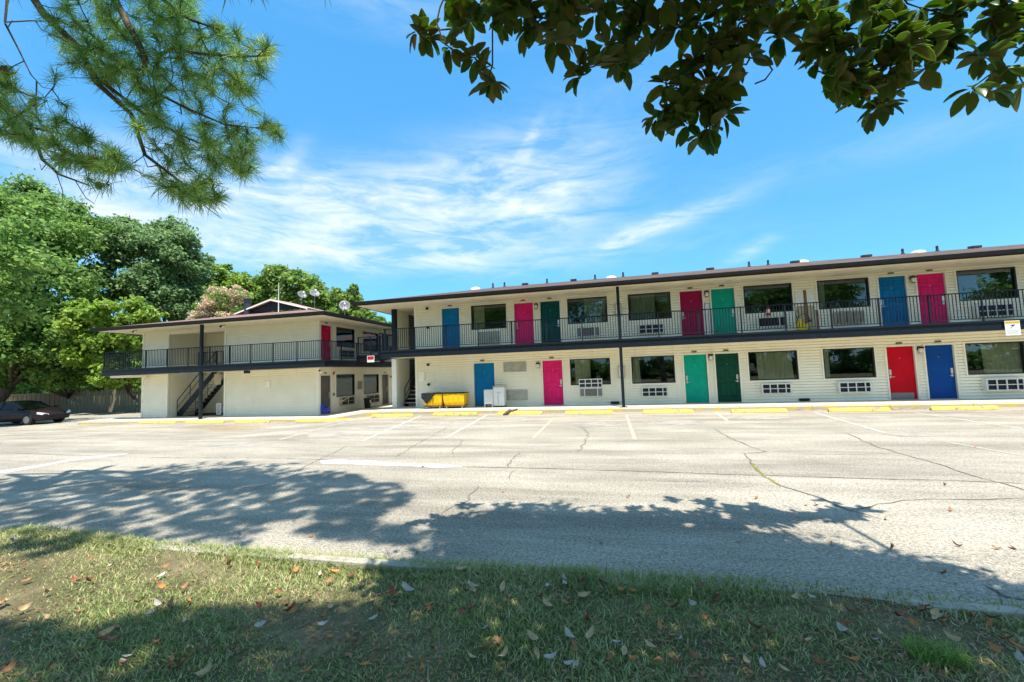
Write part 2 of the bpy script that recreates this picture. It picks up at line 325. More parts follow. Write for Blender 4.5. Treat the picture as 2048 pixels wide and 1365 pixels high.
def fast_mesh(name, V, Fc, mat, parent=None, loc=None, smooth=False, mats=None, midx=None):
    V = np.asarray(V, np.float32); Fc = np.asarray(Fc, np.int32); k = Fc.shape[1]
    o = ORG.get(root_of(parent)) if parent is not None else loc
    if o is not None: V = V-np.asarray(o, np.float32)
    me = bpy.data.meshes.new(name); me.vertices.add(len(V)); me.vertices.foreach_set('co', V.ravel())
    me.loops.add(Fc.size); me.loops.foreach_set('vertex_index', Fc.ravel()); me.polygons.add(len(Fc))
    me.polygons.foreach_set('loop_start', np.arange(0, Fc.size, k, dtype=np.int32)); me.polygons.foreach_set('loop_total', np.full(len(Fc), k, np.int32))
    for q in (mats or [mat]): me.materials.append(MATS[q])
    if midx is not None: me.polygons.foreach_set('material_index', np.asarray(midx, np.int32))
    if smooth: me.polygons.foreach_set('use_smooth', np.ones(len(Fc), bool))
    me.update(calc_edges=True); ob = bpy.data.objects.new(name, me); COL.objects.link(ob)
    if parent is not None: ob.parent = parent
    elif loc is not None: ob.location = loc; ORG[ob] = tuple(loc)
    return ob
def copy_tree(o, parent=None):
    c = o.copy(); COL.objects.link(c)
    if parent is not None: c.parent = parent
    for ch in list(o.children): copy_tree(ch, c)
    return c
def sstep(a, b, x): t = min(1, max(0, (x-a)/(b-a))); return t*t*(3-2*t)

# ------------------------------------------------------------------ ground
def H(x, y):                                   # height of the parking lot
    z = -0.15 - 0.27*sstep(-9.5, -14, x)*sstep(-11, -4, y) - 0.14*sstep(-20, -36, x)*sstep(-12, -4, y)
    return z
def Zw(x): return -0.30*sstep(-10.6, -13.6, x) - 0.04*sstep(-18, -28, x)
def sheet(name, xs, ys, fz, mat):
    V = [(x, y, fz(x, y)) for y in ys for x in xs]; n = len(xs)
    Fc = [(j*n+i, j*n+i+1, (j+1)*n+i+1, (j+1)*n+i) for j in range(len(ys)-1) for i in range(n-1)]
    return fast_mesh(name, V, Fc, mat, smooth=True)
LAWN_Y = -15.80
def lawn_h(x, y): return -0.07 + 0.035*math.sin(x*.9+1)*math.sin(y*.7) + 0.02*math.sin(x*2.3+y*1.7) - .03*sstep(-16.6, -15.9, y)
g = MB().poly([(-900, -900, -1.2), (900, -900, -1.2), (900, 900, -1.2), (-900, 900, -1.2)]).build('ground', 'soil_far'); tag(g, kind='structure')
g = sheet('back_ground', list(np.linspace(-110, 60, 30)), list(np.linspace(5.9, 90, 14)), lambda x, y: -.62+.1*math.sin(x*.2)*math.sin(y*.13), 'soil_far'); tag(g, kind='structure')
lot = sheet('parking_lot', list(np.arange(-70, 45.1, .5)), list(np.arange(-15.8, 6.3, .5)), H, 'asphalt'); tag(lot, kind='structure')
lawn = sheet('lawn', list(np.arange(-42, 42.1, .35)), list(np.arange(-50, -15.85, .35))+[-15.86], lawn_h, 'lawn'); tag(lawn, kind='structure')
# concrete edging between lawn and lot, laid in lengths
edging = MB()
x = -42.0
while x < 42:
    l = rnd.uniform(2.2, 3.2); j = rnd.uniform(-.01, .01); z1 = -.085+rnd.uniform(-.012, .012)
    edging.prism([(x+.008, LAWN_Y-.10+j, -.3), (x+.008, LAWN_Y+.035+j, -.3), (x+.008, LAWN_Y+.03+j, z1-.02), (x+.008, LAWN_Y+.015+j, z1), (x+.008, LAWN_Y-.09+j, z1+.004)], (l-.016, 0, 0)); x += l
ed = edging.build('lawn_edging', 'kerb_edge', bevel=.008); tag(ed, kind='structure')
# walkway in front of both buildings
xs = list(np.arange(-29, 26.1, .5))
def walk(y0, y1, xs, name):
    m = MB()
    for a, b in zip(xs[:-1], xs[1:]):
        za, zb = Zw(a), Zw(b)
        m.add([(a, y0, za), (b, y0, zb), (b, y1, zb), (a, y1, za), (a, y0, -.8), (b, y0, -.8), (b, y1, -.8), (a, y1, -.8)], [(0, 1, 2, 3), (4, 5, 1, 0), (2, 6, 7, 3)])
    o = m.build(name, 'concrete'); tag(o, kind='structure'); return o
walk(-1.72, .3, xs, 'walkway'); walk(.3, 14, list(np.arange(-15.2, -9.1, .5)), 'passage_floor')
def kerb_run(x0, x1, name, mat):
    m = MB(); a = x0
    while a < x1-.01:
        b = min(a+2.4, x1); n = 4; ss = [a+.006+(b-a-.012)*i/n for i in range(n+1)]
        for p, q in zip(ss[:-1], ss[1:]):
            zp, zq = Zw(p)-.006, Zw(q)-.006
            pr = lambda x_, z_: [(x_, -1.722, z_), (x_, -1.86, z_), (x_, -1.885, z_-.03), (x_, -1.90, -.8)]
            A, B = pr(p, zp), pr(q, zq); m.add(A+B, [(i, i+1, i+5, i+4) for i in range(3)])
        a = b
    o = m.build(name, mat); tag(o, kind='structure'); return o
kerb_run(-29, 26, 'kerb', 'kerb_yellow')

# markings, cracks and stains on the lot: children of the lot
def strip(name, pts, w, mat, lift=.004, jit=0.0, sub=.35):
    P = []
    for a, b in zip(pts[:-1], pts[1:]):
        a = np.array(a, float); b = np.array(b, float); n = max(1, int(np.linalg.norm(b-a)/sub))
        for i in range(n): P.append(a+(b-a)*i/n)
    P.append(np.array(pts[-1], float)); V = []; Fc = []
    for i, p in enumerate(P):
        t = P[min(i+1, len(P)-1)]-P[max(i-1, 0)]; t = t/(np.linalg.norm(t)+1e-9); nrm = np.array([-t[1], t[0]]); off = rnd.uniform(-jit, jit)
        ww = w*(rnd.uniform(.45, 1.35) if jit else 1)
        if jit and i in (0, len(P)-1): ww *= .2
        for s in (-.5, .5): q = p+nrm*(off+s*ww); V.append((q[0], q[1], H(q[0], q[1])+lift))
    Fc = [(2*i, 2*i+2, 2*i+3, 2*i+1) for i in range(len(P)-1)]
    return fast_mesh(name, V, Fc, mat, parent=lot)
def gpx(px, py):
    z = -.15
    for _ in range(6): p = at_z(px, py, z); z = H(p[0], p[1])
    return (p[0], p[1])
for a, b, mt in [((842, 832), (725, 882), 'line_white'), ((975, 830), (890, 877), 'line_white'), ((1108, 836), (1066, 877), 'line_yellow'), ((1252, 829), (1270, 880), 'line_yellow'),
                 ((1432, 826), (1455, 842), 'line_white'), ((1630, 826), (1770, 866), 'line_white'), ((1830, 826), (2048, 858), 'line_white'), ((1890, 884), (2048, 912), 'line_yellow'),
                 ((690, 845), (560, 880), 'line_white'), ((300, 845), (0, 884), 'line_white'), ((180, 843), (0, 872), 'line_white'), ((395, 848), (230, 872), 'line_white')]:
    strip('parking_line', [gpx(*a), gpx(*b)], .10, mt, .004, sub=.5)
strip('pale_patch', [gpx(640, 922), gpx(690, 925), gpx(780, 929), gpx(880, 933), gpx(925, 934)], .38, 'patch_pale', .0035, jit=.03, sub=.25)
strip('pale_patch', [gpx(-60, 955), gpx(60, 935), gpx(160, 918), gpx(255, 908)], .55, 'patch_pale', .0035, jit=.06, sub=.3)
cracks = [([(920, 934), (1100, 938), (1300, 944), (1500, 951), (1700, 957), (1900, 962), (2060, 968)], .030, .01), ([(1430, 858), (1470, 882), (1530, 904), (1490, 908), (1500, 925), (1525, 950), (1560, 970), (1640, 998), (1700, 1020), (1760, 1040)], .030, .04),
          ([(1690, 866), (1750, 893), (1810, 910), (1880, 930), (1950, 953), (2010, 968), (2060, 985)], .028, .03), ([(1700, 1020), (1760, 1010), (1830, 1000), (1900, 1000), (2060, 998)], .02, .03),
          ([(1160, 852), (1178, 868), (1168, 885), (1160, 905)], .03, .05), ([(1040, 905), (1020, 925), (1014, 936)], .03, .04), ([(930, 880), (905, 903)], .025, .04), ([(1030, 940), (1015, 960)], .02, .04), ([(960, 970), (935, 1000), (880, 1030)], .02, .04),
          ([(0, 906), (140, 911), (330, 916), (560, 917), (660, 921)], .022, .02), ([(900, 853), (850, 880), (790, 915)], .022, .04), ([(700, 890), (560, 960), (420, 1010)], .018, .05), ([(1480, 908), (1600, 910), (1790, 908)], .018, .015),
          ([(560, 940), (430, 935), (300, 945)], .016, .05), ([(0, 864), (120, 856), (260, 846)], .03, .02), ([(1250, 962), (1420, 965), (1600, 975)], .012, .02), ([(1970, 1170), (2010, 1195), (2060, 1200)], .05, .05), ([(1995, 1180), (1990, 1205)], .06, .04)]
for pts, w, j in cracks: strip('crack', [gpx(*p) for p in pts], w*.8, 'crack_dark', .0055, jit=j, sub=.16)
strip('crack', [gpx(1500, 925), gpx(1525, 952), gpx(1560, 970)], .05, 'crack_weed', .0065, jit=.03, sub=.1)
for px, py, rx, ry in [(905, 848, .9, .35), (780, 856, 1.0, .35), (1040, 842, .9, .3), (1190, 850, 1.0, .4), (1340, 845, 1.0, .4), (1520, 836, .9, .3), (1730, 836, .9, .3), (1820, 870, .5, .2), (660, 870, .9, .3), (640, 850, .7, .25), (1930, 832, .9, .3), (470, 890, 1.0, .25)]:
    c = gpx(px, py); V = [(c[0], c[1], H(*c)+.003)]; n = 22
    for k in range(n):
        w = 2*math.pi*k/n; r = rnd.uniform(.7, 1.2); q = (c[0]+rx*r*math.cos(w), c[1]+ry*r*math.sin(w)*1.6); V.append((q[0], q[1], H(*q)+.003))
    fast_mesh('oil_stain', V, [(0, 1+k, 1+(k+1) % n) for k in range(n)], 'oil_stain', parent=lot)

# ------------------------------------------------------------------ building kit
COURSE = .114
def free_boxes(u0, u1, z0, z1, openings):
    us = sorted({u0, u1, *[min(max(a, u0), u1) for o in openings for a in o[:2]]}); out = []
    for a, b in zip(us[:-1], us[1:]):
        if b-a < 1e-4: continue
        blk = sorted((max(o[2], z0), min(o[3], z1)) for o in openings if o[0] < b-1e-4 and o[1] > a+1e-4 and o[2] < z1 and o[3] > z0)
        z = z0
        for p, q in blk:
            if p > z+1e-4: out.append([a, b, z, p])
            z = max(z, q)
        if z < z1-1e-4: out.append([a, b, z, z1])
    merged = []
    for bx in out:
        for m in merged:
            if abs(m[1]-bx[0]) < 1e-4 and abs(m[2]-bx[2]) < 1e-4 and abs(m[3]-bx[3]) < 1e-4: m[1] = bx[1]; break
        else: merged.append(bx)
    return merged
def board(F, u0, u1, z0, z1, zrow, wall):
    P = []                                      # lap profile: a sloping face, then a recessed joint under the next lap
    c = math.floor((z0-zrow+1e-6)/COURSE)
    while zrow+c*COURSE < z1-1e-4:
        zb = zrow+c*COURSE
        for t, o in ((0, .020), (.082, .006), (.0825, -.040), (.1138, -.040)): P.append((o, min(max(zb+t, z0), z1)))
        c += 1
    m = MB(F); e = .0015; n = len(P); vs = []
    for u in (u0+e, u1-e): vs += [(u, -.044, z0)]+[(u, o, z) for o, z in P]+[(u, -.044, z1)]
    k = n+2; m.add(vs, [(i, k+i, k+i+1, i+1) for i in range(k-1)]+[tuple(range(k)), tuple(range(k, 2*k))[::-1]])
    return m.build('siding_board', 'siding', wall)
def wall(root, F, u0, u1, z0, z1, openings, thick=.14, zlap=None):
    m = MB(F)
    for a, b, p, q in free_boxes(u0, u1, z0, z1, openings): m.box(a, b, -thick, -.048, p, q)
    w = m.build('wall', 'wall_core', root); row = 2*COURSE; z = z0 if zlap is None else zlap; pieces = []
    while z < z1-1e-3:
        for a, b, p, q in free_boxes(u0, u1, z, min(z+row, z1), openings):
            if q-p > .012 and b-a > .01: pieces.append((a, b, p, q, z))
        z += row
    for a, b, p, q, zr in pieces: board(F, a, b, p, q, zr, w)
    return w
def corner_trim(root, F, u, z0, z1, w=.09):
    return MB(F).box(u-w/2, u+w/2, -.02, .042, z0, z1).build('corner_trim', 'trim_white', root, bevel=.004)
def curtain_mesh(F, u0, u1, z0, z1, o):
    m = MB(F); n = max(8, int((u1-u0)/.022)); ph = rnd.uniform(0, 6); vs = []
    for j in range(4):
        for i in range(n+1):
            u = u0+(u1-u0)*i/n; fl = 1+.25*j*(.3 if i < n/2 else -.3)*0; d = .028*math.sin(u*42+ph+.5*math.sin(u*9))+.012*math.sin(u*95+j)
            vs.append((u+(.02*(3-j)*math.sin(ph+i*.2)), o+d*(.55+.2*j), z1+(z0-z1)*j/3))
    fs = [(j*(n+1)+i, j*(n+1)+i+1, (j+1)*(n+1)+i+1, (j+1)*(n+1)+i) for j in range(3) for i in range(n)]
    return m.add(vs, fs)
def window(root, F, u0, u1, z0, z1, curtains, label=None, cm='curtain'):
    fr = MB(F); w = .045
    for a, b, p, q in ((u0, u1, z0, z0+w), (u0, u1, z1-w, z1), (u0, u0+w, z0+w, z1-w), (u1-w, u1, z0+w, z1-w)): fr.box(a, b, -.10, .022, p, q)
    o = fr.build('window', 'window_frame', root, bevel=.004)
    if label: o['label'] = label
    t = MB(F); c = .05
    for a, b, p, q in ((u0-c, u1+c, z0-c, z0), (u0-c, u1+c, z1, z1+c), (u0-c, u0, z0, z1), (u1, u1+c, z0, z1)): t.box(a, b, -.02, .042, p, q)
    t.build('casing', 'trim_white', o)
    MB(F).box(u0+w, u1-w, -.048, -.042, z0+w, z1-w).build('pane', 'glass', o)
    for a, b in curtains:
        curtain_mesh(F, u0+w+(u1-u0-2*w)*a, u0+w+(u1-u0-2*w)*b, z0+.01, z1-.02, -.16).build('curtain', cm, o, smooth=True)
    return o
def door(root, F, u0, z0, color, label, latch=1, panels=True, w=.91, h=2.05, kick=False, lock=True):
    u1 = u0+w; z1 = z0+h; m = MB(F); m.box(u0+.012, u1-.012, -.085, -.045, z0+.012, z1-.008)
    if panels:
        cols = [(u0+.12, u0+w/2-.05), (u0+w/2+.05, u1-.12)]; rows = [(z0+.22, z0+.85), (z0+1.0, z0+1.58), (z0+1.68, z0+1.9)]
        for a, b in cols:
            for p, q in rows:
                e = .055
                m.add([(a, -.045, p), (b, -.045, p), (b, -.045, q), (a, -.045, q), (a+e*.5, -.022, p+e*.5), (b-e*.5, -.022, p+e*.5), (b-e*.5, -.022, q-e*.5), (a+e*.5, -.022, q-e*.5), (a+e, -.0445, p+e), (b-e, -.0445, p+e), (b-e, -.0445, q-e), (a+e, -.0445, q-e)],
                      [(0, 1, 5, 4), (1, 2, 6, 5), (2, 3, 7, 6), (3, 0, 4, 7), (4, 5, 9, 8), (5, 6, 10, 9), (6, 7, 11, 10), (7, 4, 8, 11), (8, 9, 10, 11)])
    d = m.build('door', color, root); d['label'] = label
    f = MB(F); c = .055
    for a, b, p, q in ((u0-c, u0, z0, z1+c), (u1, u1+c, z0, z1+c), (u0, u1, z1, z1+c)): f.box(a, b, -.10, .044, p, q)
    f.build('frame', 'trim_white', d, bevel=.004)
    f = MB(F).box(u0+.002, u1-.002, -.10, -.02, z0-.004, z0+.022); f.build('threshold', 'coil_grey', d)
    f = MB(F); f.box(u0+.34, u0+.54, .019, .040, z1+.105, z1+.165); f.build('room_number_plate', 'room_plate', d)
    lu = u1-.09 if latch > 0 else u0+.09
    if lock:
        hd = MB(F); hd.box(lu-.038, lu+.038, -.045, -.022, z0+.96, z0+1.16); hd.box(lu-.03, lu+.03, -.045, -.028, z0+.84, z0+.93); hd.tube([(lu, -.03, z0+.885), (lu, .018, z0+.885), (lu-latch*.11, .02, z0+.885)], .011, 6); hd.build('handle', 'chrome', d, bevel=.004)
    pe = MB(F); pe.tube([(u0+w/2, -.05, z0+1.6), (u0+w/2, -.04, z0+1.6)], .012, 8); pe.build('peephole', 'chrome', d)
    if kick: MB(F).box(u0+.02, u1-.10, -.046, -.040, z0+.03, z0+.26).build('kick_plate', 'coil_grey', d)
    return d
def aircon(F, u0, u1, z0, z1, label, style='grid', proud=.13, group='wall air conditioners'):
    o = F((u0+u1)/2, 0, z0); t = thing('air_conditioner', label, 'air conditioner', o, group); c = .03
    body = {'grid': 'white_plastic', 'louver': 'beige_metal', 'open': 'white_plastic', 'dark': 'beige_metal', 'foil': 'foil_panel', 'broken': 'white_plastic'}[style]
    s = MB(F)
    for a, b, p, q in ((u0, u1, z0, z0+c), (u0, u1, z1-c, z1), (u0, u0+c, z0+c, z1-c), (u1-c, u1, z0+c, z1-c)): s.box(a, b, .0, proud, p, q)
    s.build('sleeve', 'beige_metal' if style in ('louver', 'dark') else body, t, bevel=.006)
    MB(F).box(u0+c, u1-c, .0, proud-.05, z0+c, z1-c).build('coil', 'coil_grey' if style == 'open' else 'ac_dark', t)
    g = MB(F); a0, a1, b0, b1 = u0+c, u1-c, z0+c, z1-c
    if style in ('grid', 'broken', 'dark'):
        us = {'grid': [0, .27, .54, .83, 1], 'dark': [0, .5, 1], 'broken': [0, .80, 1]}[style]
        for k in us: u = a0+(a1-a0)*k; g.box(max(a0, u-.017), min(a1, u+.017), proud-.03, proud+.004, b0, b1)
        for k in ((0, 1) if style == 'broken' else (0, .5, 1)): z = b0+(b1-b0)*k; g.box(a0, a1, proud-.028, proud+.002, max(b0, z-.014), min(b1, z+.014))
        g.build('grille', body, t, bevel=.003); v = MB(F); n = int((b1-b0)/.022)
        for i in range(n): z = b0+(i+.5)*(b1-b0)/n; v.box(a0, a1, proud-.048, proud-.032, z-.004, z+.003)
        v.build('vanes', 'ac_dark', t)
    elif style == 'louver':
        n = int((a1-a0)/.045)
        for i in range(n): u = a0+(i+.5)*(a1-a0)/n; g.box(u-.013, u+.013, proud-.03, proud, b0, b1)
        g.build('louvers', 'beige_metal', t)
    elif style == 'open':
        for u in (a0+.2*(a1-a0), a0+.8*(a1-a0)): g.box(u-.02, u+.02, proud-.06, proud-.01, b0, b1)
        g.build('bracket', 'white_plastic', t); v = MB(F); n = 30
        for i in range(n): u = a0+.22*(a1-a0)+i*.56*(a1-a0)/n; v.box(u-.004, u+.004, proud-.052, proud-.04, b0+.02, b1-.02)
        v.build('fins', 'coil_grey', t)
    elif style == 'foil':
        MB(F).box(a0, a1, proud-.03, proud-.012, b0, b1).build('cover_panel', 'foil_panel', t)
    return t
def wall_lamp(F, u, z, label, size=1.0):
    t = thing('wall_lamp', label, 'wall lamp', F(u, 0, z), 'wall lamps beside the doors'); s = size
    MB(F).box(u-.07*s, u+.07*s, .0, .035, z-.02*s, z+.13*s).build('back_plate', 'dark_metal', t)
    MB(F).box(u-.075*s, u+.075*s, .036, .16*s, z+.062*s, z+.12*s).build('hood', 'dark_metal', t, bevel=.006); MB(F).box(u-.06*s, u+.06*s, .036, .13*s, z-.115*s, z-.102*s).build('bottom_plate', 'dark_metal', t)
    MB(F).box(u-.052*s, u+.052*s, .036, .125*s, z-.10*s, z+.06*s).build('glass_shade', 'lamp_glass', t, bevel=.008); return t
def railing(root, path, z0, posts, h=1.0, drop=.31, gap=.105, name='railing'):
    # path: list of (x, y); posts: list of (x, y)
    top = MB(); bot = MB(); bal = MB()
    for (ax, ay), (bx, by) in zip(path[:-1], path[1:]):
        L_ = math.hypot(bx-ax, by-ay); dx, dy = (bx-ax)/L_, (by-ay)/L_; nx, ny = -dy*.02, dx*.02
        for mb, za, zb, k in ((top, z0+h-.035, z0+h, 1.0), (bot, z0+.11, z0+.135, .8)):
            mb.prism([(ax+nx*k, ay+ny*k, za), (ax-nx*k, ay-ny*k, za), (ax-nx*k, ay-ny*k, zb), (ax+nx*k, ay+ny*k, zb)], (bx-ax, by-ay, 0))
        n = int(L_/gap)
        for i in range(n):
            px, py = ax+dx*(i+.5)*L_/n, ay+dy*(i+.5)*L_/n; bal.box(px-.0095, px+.0095, py-.0095, py+.0095, z0+.13, z0+h-.03)
    r = top.build(name, 'dark_metal', root); bot.build('bottom_rail', 'dark_metal', r); b = bal.build('balusters', 'dark_metal', r); b['kind'] = 'stuff'
    for x, y in posts: MB().box(x-.021, x+.021, y-.024, y+.018, z0-drop, z0+h+.004).build('railing_post', 'dark_metal', r)
    return r
def slab(root, x0, x1, y0, y1, z0, z1, faces='f'):
    s = MB().box(x0, x1, y0, y1, z0+.03, z1).build('balcony_slab', 'concrete', root)
    u = MB().box(x0+.005, x1-.005, y0+.005, y1-.002, z0, z0+.028).build('balcony_soffit', 'soffit_cream', s)
    return s
def fascia(root, pts, z0, z1, out=.03):       # dark steel channel along an edge (pts in order, outer side on the right hand when walking)
    m = MB()
    for (ax, ay), (bx, by) in zip(pts[:-1], pts[1:]):
        L_ = math.hypot(bx-ax, by-ay); nx, ny = (by-ay)/L_, -(bx-ax)/L_
        for o0, o1, za, zb in ((0.001, out*.5, z0+.02, z1-.02), (0.001, out*1.6, z1-.045, z1+.03), (0.001, out*1.6, z0-.03, z0+.03)):
            m.prism([(ax+nx*o0, ay+ny*o0, za), (ax+nx*o1, ay+ny*o1, za), (ax+nx*o1, ay+ny*o1, zb), (ax+nx*o0, ay+ny*o0, zb)], (bx-ax, by-ay, 0))
    return m.build('balcony_fascia', 'dark_metal', root)
def roof_side(m, A, B, up, n, run, rise, hipA, hipB, tab=.33):
    # stepped shingle courses on one roof plane. A,B eave ends; up = horizontal unit vector upslope; hip* = how much each end moves in per metre of run
    A = np.array(A, float); B = np.array(B, float); d = (B-A); L_ = np.linalg.norm(d); d /= L_; up = np.array([*up, 0.0])
    for k in range(n):
        s0, s1 = run*k/n, run*(k+1)/n; z0 = rise*k/n; z1 = rise*(k+1)/n; lift = .016
        a0, b0 = hipA*s0, L_-hipB*s0; a1, b1 = hipA*s1, L_-hipB*s1
        if b0-a0 < .05: break
        cnt = max(1, int((b0-a0)/ (tab*6))); off = rnd.random()
        us = [a0]+[a0+(b0-a0)*(i+off*.8)/cnt for i in range(1, cnt)]+[b0]
        for u0, u1 in zip(us[:-1], us[1:]):
            f0 = (u0-a0)/(b0-a0+1e-9); f1 = (u1-a0)/(b0-a0+1e-9); v0, v1 = a1+(b1-a1)*f0, a1+(b1-a1)*f1
            P = [A+d*u0+up*s0+(0, 0, z0), A+d*u1+up*s0+(0, 0, z0), A+d*u1+up*s0+(0, 0, z0+lift), A+d*u0+up*s0+(0, 0, z0+lift), A+d*v1+up*s1+(0, 0, z1+.002), A+d*v0+up*s1+(0, 0, z1+.002)]
            m.add(P, [(0, 1, 2, 3), (3, 2, 4, 5)])
def hip_roof(root, x0, x1, y0, y1, ze, slope, mat, soffit_in, axis='x', courses=40):
    hw = (y1-y0)/2 if axis == 'x' else (x1-x0)/2; m = MB(); rise = hw*slope
    roof_side(m, (x0, y0, ze), (x1, y0, ze), (0, 1), courses, hw, rise, 1, 1); roof_side(m, (x1, y0, ze), (x1, y1, ze), (-1, 0), courses, hw, rise, 1, 1)
    roof_side(m, (x1, y1, ze), (x0, y1, ze), (0, -1), courses, hw, rise, 1, 1); roof_side(m, (x0, y1, ze), (x0, y0, ze), (1, 0), courses, hw, rise, 1, 1)
    r = m.build('roof', mat, root)
    g = MB()                                   # gutter: trough with a rolled lip
    prof = [(0, .0), (.0, -.15), (.07, -.15), (.115, -.10), (.12, .0), (.105, .0), (.10, -.09), (.062, -.135), (.012, -.135), (.012, 0)]
    for (ax, ay), (bx, by) in (((x0, y0), (x1, y0)), ((x1, y0), (x1, y1)), ((x0, y1), (x0, y0))):
        L_ = math.hypot(bx-ax, by-ay); nx, ny = (by-ay)/L_, -(bx-ax)/L_; dx, dy = (bx-ax)/L_, (by-ay)/L_
        vs = []
        for ex, ey, sg in ((ax, ay, -1), (bx, by, 1)): vs += [(ex+nx*o+dx*sg*o, ey+ny*o+dy*sg*o, ze+.005+z) for o, z in prof]
        k = len(prof); g.add(vs, [(i, i+1, k+i+1, k+i) for i in range(k-1)])
    g.build('gutter', 'black_gutter', r)
    f = MB()
    for a in ((x0, x1, y0+.001, y0+.03), (x0, x1, y1-.03, y1-.001)): f.box(*a, ze-.17, ze-.004)
    for a in ((x0+.001, x0+.03, y0+.03, y1-.03), (x1-.03, x1-.001, y0+.03, y1-.03)): f.box(*a, ze-.17, ze-.004)
    f.build('eave_board', 'black_gutter', r)
    return r
def soffit_panels(root, x0, x1, y0, y1, z, along='x', step=.31):
    s = MB().box(x0, x1, y0, y1, z+.006, z+.02).build('soffit', 'soffit_cream', root); m = MB()
    n = int(((x1-x0) if along == 'x' else (y1-y0))/step)
    for i in range(n):
        for q in (0, .5):
            if along == 'x': a = x0+(i+q)*step; m.box(a+.008, a+step/2-.008, y0+.01, y1-.01, z, z+.0055)
            else: a = y0+(i+q)*step; m.box(x0+.01, x1-.01, a+.008, a+step/2-.008, z, z+.0055)
    p = m.build('soffit_panels', 'soffit_cream', s); p['kind'] = 'stuff'; return s
def stair(root, p0, dirv, side, width, rise, run, n, z0):
    # p0 foot corner, dirv horizontal unit run vector, side horizontal unit width vector
    d = np.array([*dirv, 0.0]); s = np.array([*side, 0.0]); p = np.array([*p0, z0]); st = MB()
    def stringer(o):
        a = p+s*o; b = a+d*run*n+np.array([0, 0, rise*n]); q = s*.04
        return [tuple(a+(0, 0, -.02)), tuple(a+d*.30+(0, 0, -.02)), tuple(b+d*.05+(0, 0, -.26)), tuple(b+d*.05+(0, 0, .0)), tuple(b), tuple(a+(0, 0, .20))], tuple(q)
    for o in (0, width-.04): st.prism(*stringer(o))
    r = st.build('staircase', 'dark_metal', root)
    for i in range(n):
        a = p+d*run*i+s*.04+np.array([0, 0, rise*(i+1)]); b = d*(run+.02); c = s*(width-.08)
        MB().prism([tuple(a), tuple(a+b), tuple(a+b+c), tuple(a+c)], (0, 0, -.045)).build('tread', 'concrete', r)
    for o in (.02, width-.02):
        h = MB(); a = p+s*o; b = a+d*run*n+np.array([0, 0, rise*n])
        for hh, rr in ((.92, .022), (.5, .014)): h.tube([tuple(a+(0, 0, hh)), tuple(b+(0, 0, hh))], rr, 6)
        for k in (0, .33, .66, 1): q = a+(b-a)*k; h.tube([tuple(q), tuple(q+(0, 0, .93))], .02, 6)
        h.build('handrail', 'dark_metal', r)
    return r

# ------------------------------------------------------------------ main wing
FM = frame_front(0.0); FL0 = 2.76; SOF = 4.99; EV = 5.12
main = thing('motel_building', 'long cream two storey motel wing with bright coloured doors and dark balcony', 'building', (0, 0, 0))
X0, X1 = -9.50, 22.6
DW = .91
WIN_LO = [(-1.86, -.07, [(.10, .50)]), (.84, 2.64, [(0, .20)]), (5.54, 7.36, [(.20, .96)]), (8.27, 10.04, [(0, .14)]), (12.98, 14.78, [(.36, 1.0)]), (15.68, 17.48, [(.0, .4)]), (20.4, 22.2, [(.1, .5)])]
WIN_UP = [(-6.52, -4.76, [(.0, .35)]), (-1.86, -.07, [(.42, .98)]), (.84, 2.64, [(.02, .66)]), (5.54, 7.36, []), (8.27, 10.08, [(.0, .16)]), (12.95, 14.78, []), (15.68, 17.48, [(.3, .8)]), (20.4, 22.2, [])]
DOOR_LO = [(-6.46, 'door_blue', 'blue service door without a lock, left of the pink door downstairs', 1, False, False), (-3.12, 'door_pink', 'bright pink ground floor door', 1, True, False), (3.02, 'door_green', 'bright green ground floor door', -1, False, False), (4.27, 'door_dkgreen', 'dark green ground floor door', 1, True, False),
           (10.45, 'door_red', 'red ground floor door with grey kick plate', -1, False, True), (11.71, 'door_navy', 'navy blue ground floor door', 1, False, False), (17.86, 'door_pink', 'pink ground floor door at the far end', -1, True, False), (19.12, 'door_green', 'green ground floor door at the far end', 1, True, False)]
DOOR_UP = [(-8.04, 'door_blue', 'plain blue door at the left end of the balcony', 1, False, False), (-4.37, 'door_pink', 'pink upper floor door beside the dark teal door', -1, False, False), (-3.12, 'door_pine', 'dark teal upper floor door', 1, True, False), (3.02, 'door_maroon', 'maroon upper floor door', -1, False, False), (4.28, 'door_green', 'green upper floor door', 1, False, False),
           (10.41, 'door_blue', 'blue panelled upper floor door', -1, True, False), (11.68, 'door_pink', 'pink panelled upper floor door', 1, True, False), (17.86, 'door_green', 'green upper floor door at the far end', -1, True, False), (19.12, 'door_blue', 'blue upper floor door at the far end', 1, True, False)]
bw = lambda w_: 1.02 if w_ < -6.4 and w_ > -6.5 else DW
op = [(a, b, .88, 2.07) for a, b, _ in WIN_LO]+[(d[0], d[0]+bw(d[0]), 0, 2.05) for d in DOOR_LO]
wall(main, FM, X0, X1, 0.0, 2.47, op)
op = [(a, b, 3.67, 4.85) for a, b, _ in WIN_UP]+[(d[0], d[0]+DW, FL0, FL0+2.05) for d in DOOR_UP]
wall(main, FM, X0, X1, FL0, SOF, op)
for i, (a, b, c) in enumerate(WIN_LO): window(main, FM, a, b, .88, 2.07, c)
for i, (a, b, c) in enumerate(WIN_UP): window(main, FM, a, b, 3.67, 4.85, c, cm='curtain_dark' if i in (1, 2, 4) else 'curtain')
for u, c, lb, la, pn, kk in DOOR_LO: door(main, FM, u, 0.0, c, lb, la, pn, w=bw(u), kick=kk, lock=(c != 'door_blue'))
for u, c, lb, la, pn, kk in DOOR_UP: door(main, FM, u, FL0, c, lb, la, pn, lock=not (u < -8))
for z0, z1 in ((0, 2.46), (FL0, SOF)): corner_trim(main, FM, X0+.045, z0, z1, .12)
inner = MB()                                    # rooms behind the windows
